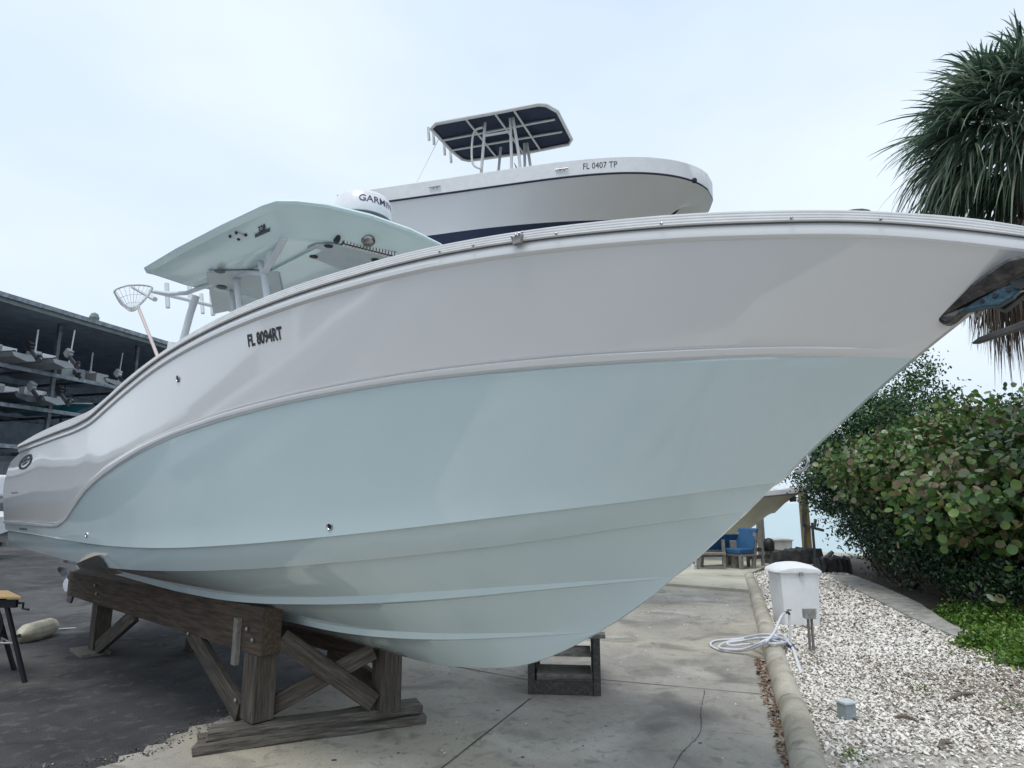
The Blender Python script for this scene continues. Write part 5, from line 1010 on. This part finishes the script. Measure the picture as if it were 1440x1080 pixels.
# palm with drooping fans and a dead skirt
palm = empty('sabal_palm', (float(at(1452, 205, 8.0)[0]), 8.0, 0), 0, 'cabbage palm with drooping green fans and brown dead skirt at the right edge', 'palm tree')
M_pf = leafmat('palm_leaf', [(0, (.03, .06, .045)), (.35, (.075, .13, .085)), (.75, (.16, .23, .15)), (1, (.36, .42, .3))], .35, .4); M_pd = leafmat('palm_dead', [(0, (.05, .036, .028)), (.5, (.13, .1, .08)), (1, (.27, .22, .18))], .8, .1)
PO = np.array([0, 0, 0.]); cz_ = float(at(1450, 180, 8.0)[2])
def fan(V, F, Tn, org, dirn, plen, leaf, nleaf, droop, spread=2.2, wdt=.018, tint=(0, 1), ns=7):
    dirn = dirn/np.linalg.norm(dirn); up_ = np.array([0, 0, 1.]); side = np.cross(dirn, up_); side /= np.linalg.norm(side)+1e-9; hub = org+dirn*plen+np.array([0, 0, -.12*plen*droop])
    fu_ = np.cross(side, dirn)
    def strip(P, w_, tn):
        b0 = len(V); 
        for i, p in enumerate(P):
            tg = P[min(i+1, len(P)-1)]-P[max(i-1, 0)]; s_ = np.cross(tg, RS_dir); s_ /= np.linalg.norm(s_)+1e-9; ww = w_*(1-(i/(len(P)-1))**2.2*.93)*(.6+.4*min(1, i/1.5)); V.append(p+s_*ww); V.append(p-s_*ww); Tn.extend([tn, tn])
        for i in range(len(P)-1): F.append((b0+2*i, b0+2*i+1, b0+2*i+3, b0+2*i+2))
    RS_dir = np.array([0, 0, 1.])+RS.normal(0, .3, 3)
    strip([org+(hub-org)*k/4+np.array([0, 0, .03*math.sin(math.pi*k/4)]) for k in range(5)], .02, .5*(tint[0]+tint[1]))
    for j in range(nleaf):
        a_ = (j/(nleaf-1)-.5)*spread; ln = leaf*(1-.25*abs(a_)/spread*2)*RS.uniform(.8, 1.12); d = dirn*math.cos(a_)+side*math.sin(a_)+fu_*.25*abs(math.sin(a_)); d /= np.linalg.norm(d); P = []; RS_dir = np.array([0, 0, 1.])+RS.normal(0, .45, 3)
        dr = droop*RS.uniform(.6, 1.5); jit = RS.normal(0, .05, 3); tn = RS.uniform(*tint)**1.5
        for i in range(ns):
            f = i/(ns-1); P.append(hub+d*ln*(f-.22*dr*f*f)+jit*f*ln+np.array([0, 0, -ln*(.62*dr)*f**2.1]))
        strip(P, wdt, tn)
V, F, Tn = [], [], []
for k in range(110):
    az = 2*math.pi*(k*.618034 % 1); el = math.radians(-38+108*(k/109)**.9); d = np.array([math.cos(az)*math.cos(el), math.sin(az)*math.cos(el), math.sin(el)])
    fan(V, F, Tn, np.array([0, 0, cz_])+d*.1, d, RS.uniform(.55, .9), RS.uniform(.95, 1.3), 46, .62+(.4 if el < 0 else 0), tint=(.1, 1), wdt=.018)
palm_f = raw('green_crown', V, F, M_pf, palm, tint=Tn)
V, F, Tn = [], [], []
for k in range(80):
    az = 2*math.pi*(k*.618034 % 1); el = math.radians(-38-38*RS.rand()); d = np.array([math.cos(az)*math.cos(el), math.sin(az)*math.cos(el), math.sin(el)])
    fan(V, F, Tn, np.array([0, 0, cz_-.35-.55*RS.rand()]), d, RS.uniform(.8, 1.2), RS.uniform(.75, 1.05), 28, 1.5, 1.5, .014, (0, 1), 5)
raw('dead_skirt', V, F, M_pd, palm, tint=Tn)
q = MB(); rows_ = []
for i in range(30):
    z = cz_*i/29; r_ = .2+.03*math.sin(i*2.1)+.04*(i > 24); rows_.append([(math.cos(t_)*r_*(1+.08*((i+k) % 2)), math.sin(t_)*r_*(1+.08*((i+k) % 2)), z) for k, t_ in enumerate(np.linspace(0, 2*math.pi, 15))])
q.grid(rows_); q.build('trunk', M_bk, palm, smooth=40, merge=True)
# ================================================================ DRY STACK STORAGE BUILDING AT LEFT
FY0 = 34.0; fx0 = float(at(0, 418, FY0)[0]); fdir = np.array([.3, 1.0]); fdir /= np.linalg.norm(fdir); fnrm = np.array([-fdir[1], fdir[0]])     # fnrm points into the building (left, away)
def fac(px, py, back=0.0):
    d = ray(px, py); o2 = np.array([fx0, FY0])+fnrm*back; t_ = ((o2)@fnrm)/(d[:2]@fnrm); return d*t_+np.array([0, 0, CH])
def FP(s_, back, z): p_ = np.array([fx0, FY0])+fdir*s_+fnrm*back; return (p_[0], p_[1], z)
def fs(px, py): p_ = fac(px, py); return float((p_[:2]-np.array([fx0, FY0]))@fdir), float(p_[2])
bld = empty('boat_storage_building', FP(0, 0, 0), 0, 'long open dark steel boat storage building with shelves of small boats at left', 'storage building')
BO = np.array(bld.location)
def bb(name, s0, s1, b0, b1, z0, z1, m_, par=bld):
    P = [FP(s0, b0, z0), FP(s1, b0, z0), FP(s1, b1, z0), FP(s0, b1, z0)]; q = MB(); q.prism([tuple(np.array(p_)-(BO if par is bld or par.parent is bld else 0)) for p_ in P], (0, 0, z1-z0)); return q.build(name, m_, par)
zr = (fs(0, 418)[1]+fs(240, 488)[1])/2-.2; z1_ = (fs(0, 508)[1]+fs(175, 547)[1])/2; z2_ = (fs(0, 560)[1]+fs(117, 587)[1])/2; z3_ = z2_-(z1_-z2_)*1.05
M_rf = mat('roof_trim', (.2, .23, .22), .6, c2=(.12, .14, .14), scale=2); M_dkst = mat('rack_steel', (.16, .18, .2), .6, .3, c2=(.05, .06, .07), scale=3); M_shelf = mat('shelf_beam', (.34, .38, .42), .6, c2=(.12, .15, .17), scale=3); M_clad = mat('back_cladding', (.32, .36, .42), .8, c2=(.2, .24, .3), scale=1.5); M_pnl = mat('grey_panel', (.2, .21, .235), .7, c2=(.1, .115, .14), scale=2, stretch=(6, 6, .6))
S0, S1, DP = -14, 46, 13
bb('roof', S0, S1, -1.0, DP, zr-.25, zr+.15, M_clad); bb('roof_fascia', S0, S1, -1.15, -1.0, zr-.35, zr+.2, M_rf); bb('gutter', S0, S1, -1.3, -1.15, zr-.1, zr+.12, M_shelf)
bb('back_wall', S0, S1, DP-.3, DP, 0, zr-.25, M_clad); bb('end_wall', S1-.3, S1, 0, DP-.3, 0, zr-.25, M_clad); bb('end_wall', S0, S0+.3, 0, DP-.3, 0, zr-.25, M_clad)
s_post = fs(80, 500)[0]; spc = 5.6
for k in range(-4, 9):
    s_ = s_post+(k)*spc
    if S0+.4 < s_ < S1-.5: bb('column', s_-.1, s_+.1, -.05, .15, 0, zr-.36, M_dkst); bb('column', s_-.1, s_+.1, 6, 6.2, 0, zr-.26, M_dkst)
for z in (z1_, z2_, z3_):
    bb('shelf_beam', S0+.3, S1-.3, -.14, -.06, z-.22, z, M_shelf); bb('shelf_beam', S0+.3, S1-.3, 5.7, 5.85, z-.22, z, M_dkst)
    q = MB()
    for k in range(16):
        s_ = S0+2+k*3.6; 
        for b0_ in (0,): q.beam(tuple(np.array(FP(s_, 0, z-.1))-BO), tuple(np.array(FP(s_, 8, z-.1))-BO), .12, .16)
    o_ = q.build('bunk_joists', M_dkst, bld)
for k in range(8):
    s_ = -3+k*3.3; bb('lower_panel', s_, s_+2.9, 1.2, 1.3, .1, z3_-.4-(.5 if k % 3 == 1 else 0), M_pnl)
q = MB()
for k in range(6): a_ = np.array(FP(s_post+(k-2)*spc, .1, z3_-.2))-BO; c_ = np.array(FP(s_post+(k-1.5)*spc, .1, .5))-BO; q.beam(a_, c_, .08, .08)
q.build('bracing', M_dkst, bld)
a_ = fac(132, 451); MB().lathe([(.25, -.1), (.3, .1), (.2, .35), (.02, .45)], tuple(a_-BO+np.array([0, 0, .1])), 12).build('roof_vent', M_rf, bld)
def rack_boat(px, py_base, level, Lh, rev, cols, label, back=.6, ob=True, tower=False, B=1.8, D=.62):
    s_, _ = fs(px, py_base); base = np.array(FP(s_, back, level+.12)); hd = -fnrm if not rev else fnrm
    F_ = Frame(base-np.array([hd[0], hd[1], 0])*0, hd); e_ = empty('stored_boat', label=label, cat='boat', group='boats stored in the rack building')
    if not rev: F_.o = base-F_.x*Lh+F_.x*.4
    e_.matrix_world = F_.mw(); M1 = mat('rack_hull_'+cols[0], cols[1], .35); small_hull(e_, Lh, B, D, M1, M1, mat('rub_grey', (.12, .12, .13), .5), n=24, capm=M_w2)
    if ob:
        om = outboard(e_, 0, 0, mat('ob_'+cols[2], cols[3], .3), .95); om.location = (-.1, 0, D*.8); om.rotation_euler = (0, math.radians(48), 0)
    MB().box((Lh*.45, 0, D+.2), (.7, .6, .75), taper=.8).build('console', M_w2, e_)
    MB().box((Lh*.28, 0, D+.05), (.45, .8, .5)).build('seat_box', mat('rack_cover', (.1, .14, .2), .7) if px % 2 else M_w2, e_)
    if tower or px == 168:
        MB().tube([(Lh*.3, .6, D-.1), (Lh*.3, .6, D+1.7)], .05, 6).build('pole', M_w2, e_); MB().tube([(Lh*.12, -.7, D-.1), (Lh*.1, -.7, D+1.9)], .04, 6).build('pole', M_w2, e_)
    return e_
W_h, G_o, K_o = ('white', (.38, .4, .41)), ('grey', (.5, .52, .54)), ('black', (.03, .03, .035))
# sterns and engines stick out of the racks
rack_boat(68, 490, z1_, 6, True, (*W_h, *G_o), 'pale skiff with grey outboard on the top shelf left of the column', back=-1.6, tower=True)
rack_boat(20, 480, z1_, 6, True, (*W_h, *K_o), 'white boat with dark engine on the top shelf at the far left edge', back=-1.2)
rack_boat(60, 560, z2_, 6, True, (*W_h, *K_o), 'low white boat with black engine on the second shelf left of the column', back=-1.2)
rack_boat(28, 552, z2_, 6, True, ('dark', (.05, .06, .08), *G_o), 'dark hulled boat with grey outboard at the left end of second shelf', back=-.8)
rack_boat(97, 578, z2_, 5.5, False, ('teal', (.06, .36, .44), *K_o), 'bright teal skiff with square bow on the second shelf right of column', back=.2, ob=False)
rack_boat(128, 582, z2_, 5.5, False, ('teal', (.06, .36, .44), *K_o), 'second teal skiff mostly hidden behind the big boat gunwale', back=.4, ob=False)
rack_boat(110, 527, z1_, 5.5, True, (*W_h, *G_o), 'small grey engined boat in the middle of the top shelf', back=.8, D=.5)
rack_boat(168, 543, z1_, 5.5, True, (*W_h, *W_h[:0], 'white', (.6, .62, .62)), 'boat with upright white engine at the right end of top shelf', back=.3, D=.5)
for i, (px, py, lv, c_, lb) in enumerate(((104, 519, z1_, (.3, .32, .33), 'pale grey crates stacked on the top shelf right of the column'), (118, 523, z1_, (.2, .22, .25), 'darker crate beside the pale crates on the top shelf'), (42, 572, z2_, (.12, .2, .3), 'blue covered bundle at the second shelf left of the column'), (150, 540, z1_, (.4, .4, .38), 'light bin near the right end of the top shelf'))):
    s_, _ = fs(px, py); p_ = FP(s_, .9, lv); o_ = MB().box((0, 0, .35), (1.0, .9, .7), taper=.94).build('storage_crate', mat('crate_'+['pale', 'dark', 'blue', 'light'][i], c_, .6)); o_.location = p_; o_.rotation_euler = (0, 0, -.3); tag(o_, lb, 'crate', 'crates in the rack building')
# white outboard boat parked near the stern at the left edge
pk = at(-1, 684, 19); F4 = Frame((pk[0]-.35, pk[1], .55), (-.95, .3)); pb = empty('parked_boat', label='white boat with a tall white outboard parked at the far left edge', cat='boat'); pb.matrix_world = F4.mw()
small_hull(pb, 6, 2.3, 1.05, M_w2, M_w2, mat('rub_grey', (.12, .12, .13), .5), n=24, capm=M_w2); ob_ = outboard(pb, .05, 1.0, mat('outboard_white', (.75, .76, .77), .25), 1.5)
MB().box((2, 0, 1.3), (.8, .7, 1.0), taper=.85).build('console', M_w2, pb, bevel=.04)
trl = empty('boat_trailer', (F4.o[0], F4.o[1], 0), math.atan2(.3, -.95), 'dark steel trailer under the parked white boat at the left edge', 'trailer')
q = MB()
for y_ in (-.7, .7): q.box((3, y_, .42), (6, .1, .12))
for x in (.3, 2.5, 5): q.box((x, 0, .42), (.1, 1.5, .1))
q.build('frame', M_dkst, trl)
for y_ in (-.95, .95): MB().lathe([(.2, -.1), (.32, -.09), (.33, 0), (.32, .09), (.2, .1)], (1.6, y_, .33), 20, (0, 1, 0)).build('wheel', M_blk, trl, smooth=40)

# two more boats on stands further left in the yard (they show only as reflections in the gelcoat)
for i, (x_, y_, hdg, lb_) in enumerate(((-11.5, 6.0, (.35, -1), 'white boat on low blocks in the yard left of the frame'), (-13.5, 13.5, (.2, -1), 'white boat further back in the yard left of the frame'))):
    Fy = Frame((x_, y_, .7), hdg); yb = empty('yard_boat', label=lb_, cat='boat', group='boats parked in the yard'); yb.matrix_world = Fy.mw()
    small_hull(yb, 7.5, 2.6, 1.5, M_w2, mat('yard_bottom', (.1, .14, .2), .6), mat('rub_grey', (.12, .12, .13), .5), n=30, capm=M_w2)
    MB().box((3.2, 0, 1.8), (1.1, .9, 1.3), taper=.85).build('console', M_w2, yb, bevel=.05)
    bl_ = MB(); 
    for t_ in (1.2, 5.0): bl_.box((t_, 0, -.35), (.5, 1.0, .7))
    bl_.build('blocks', M_gw, yb)
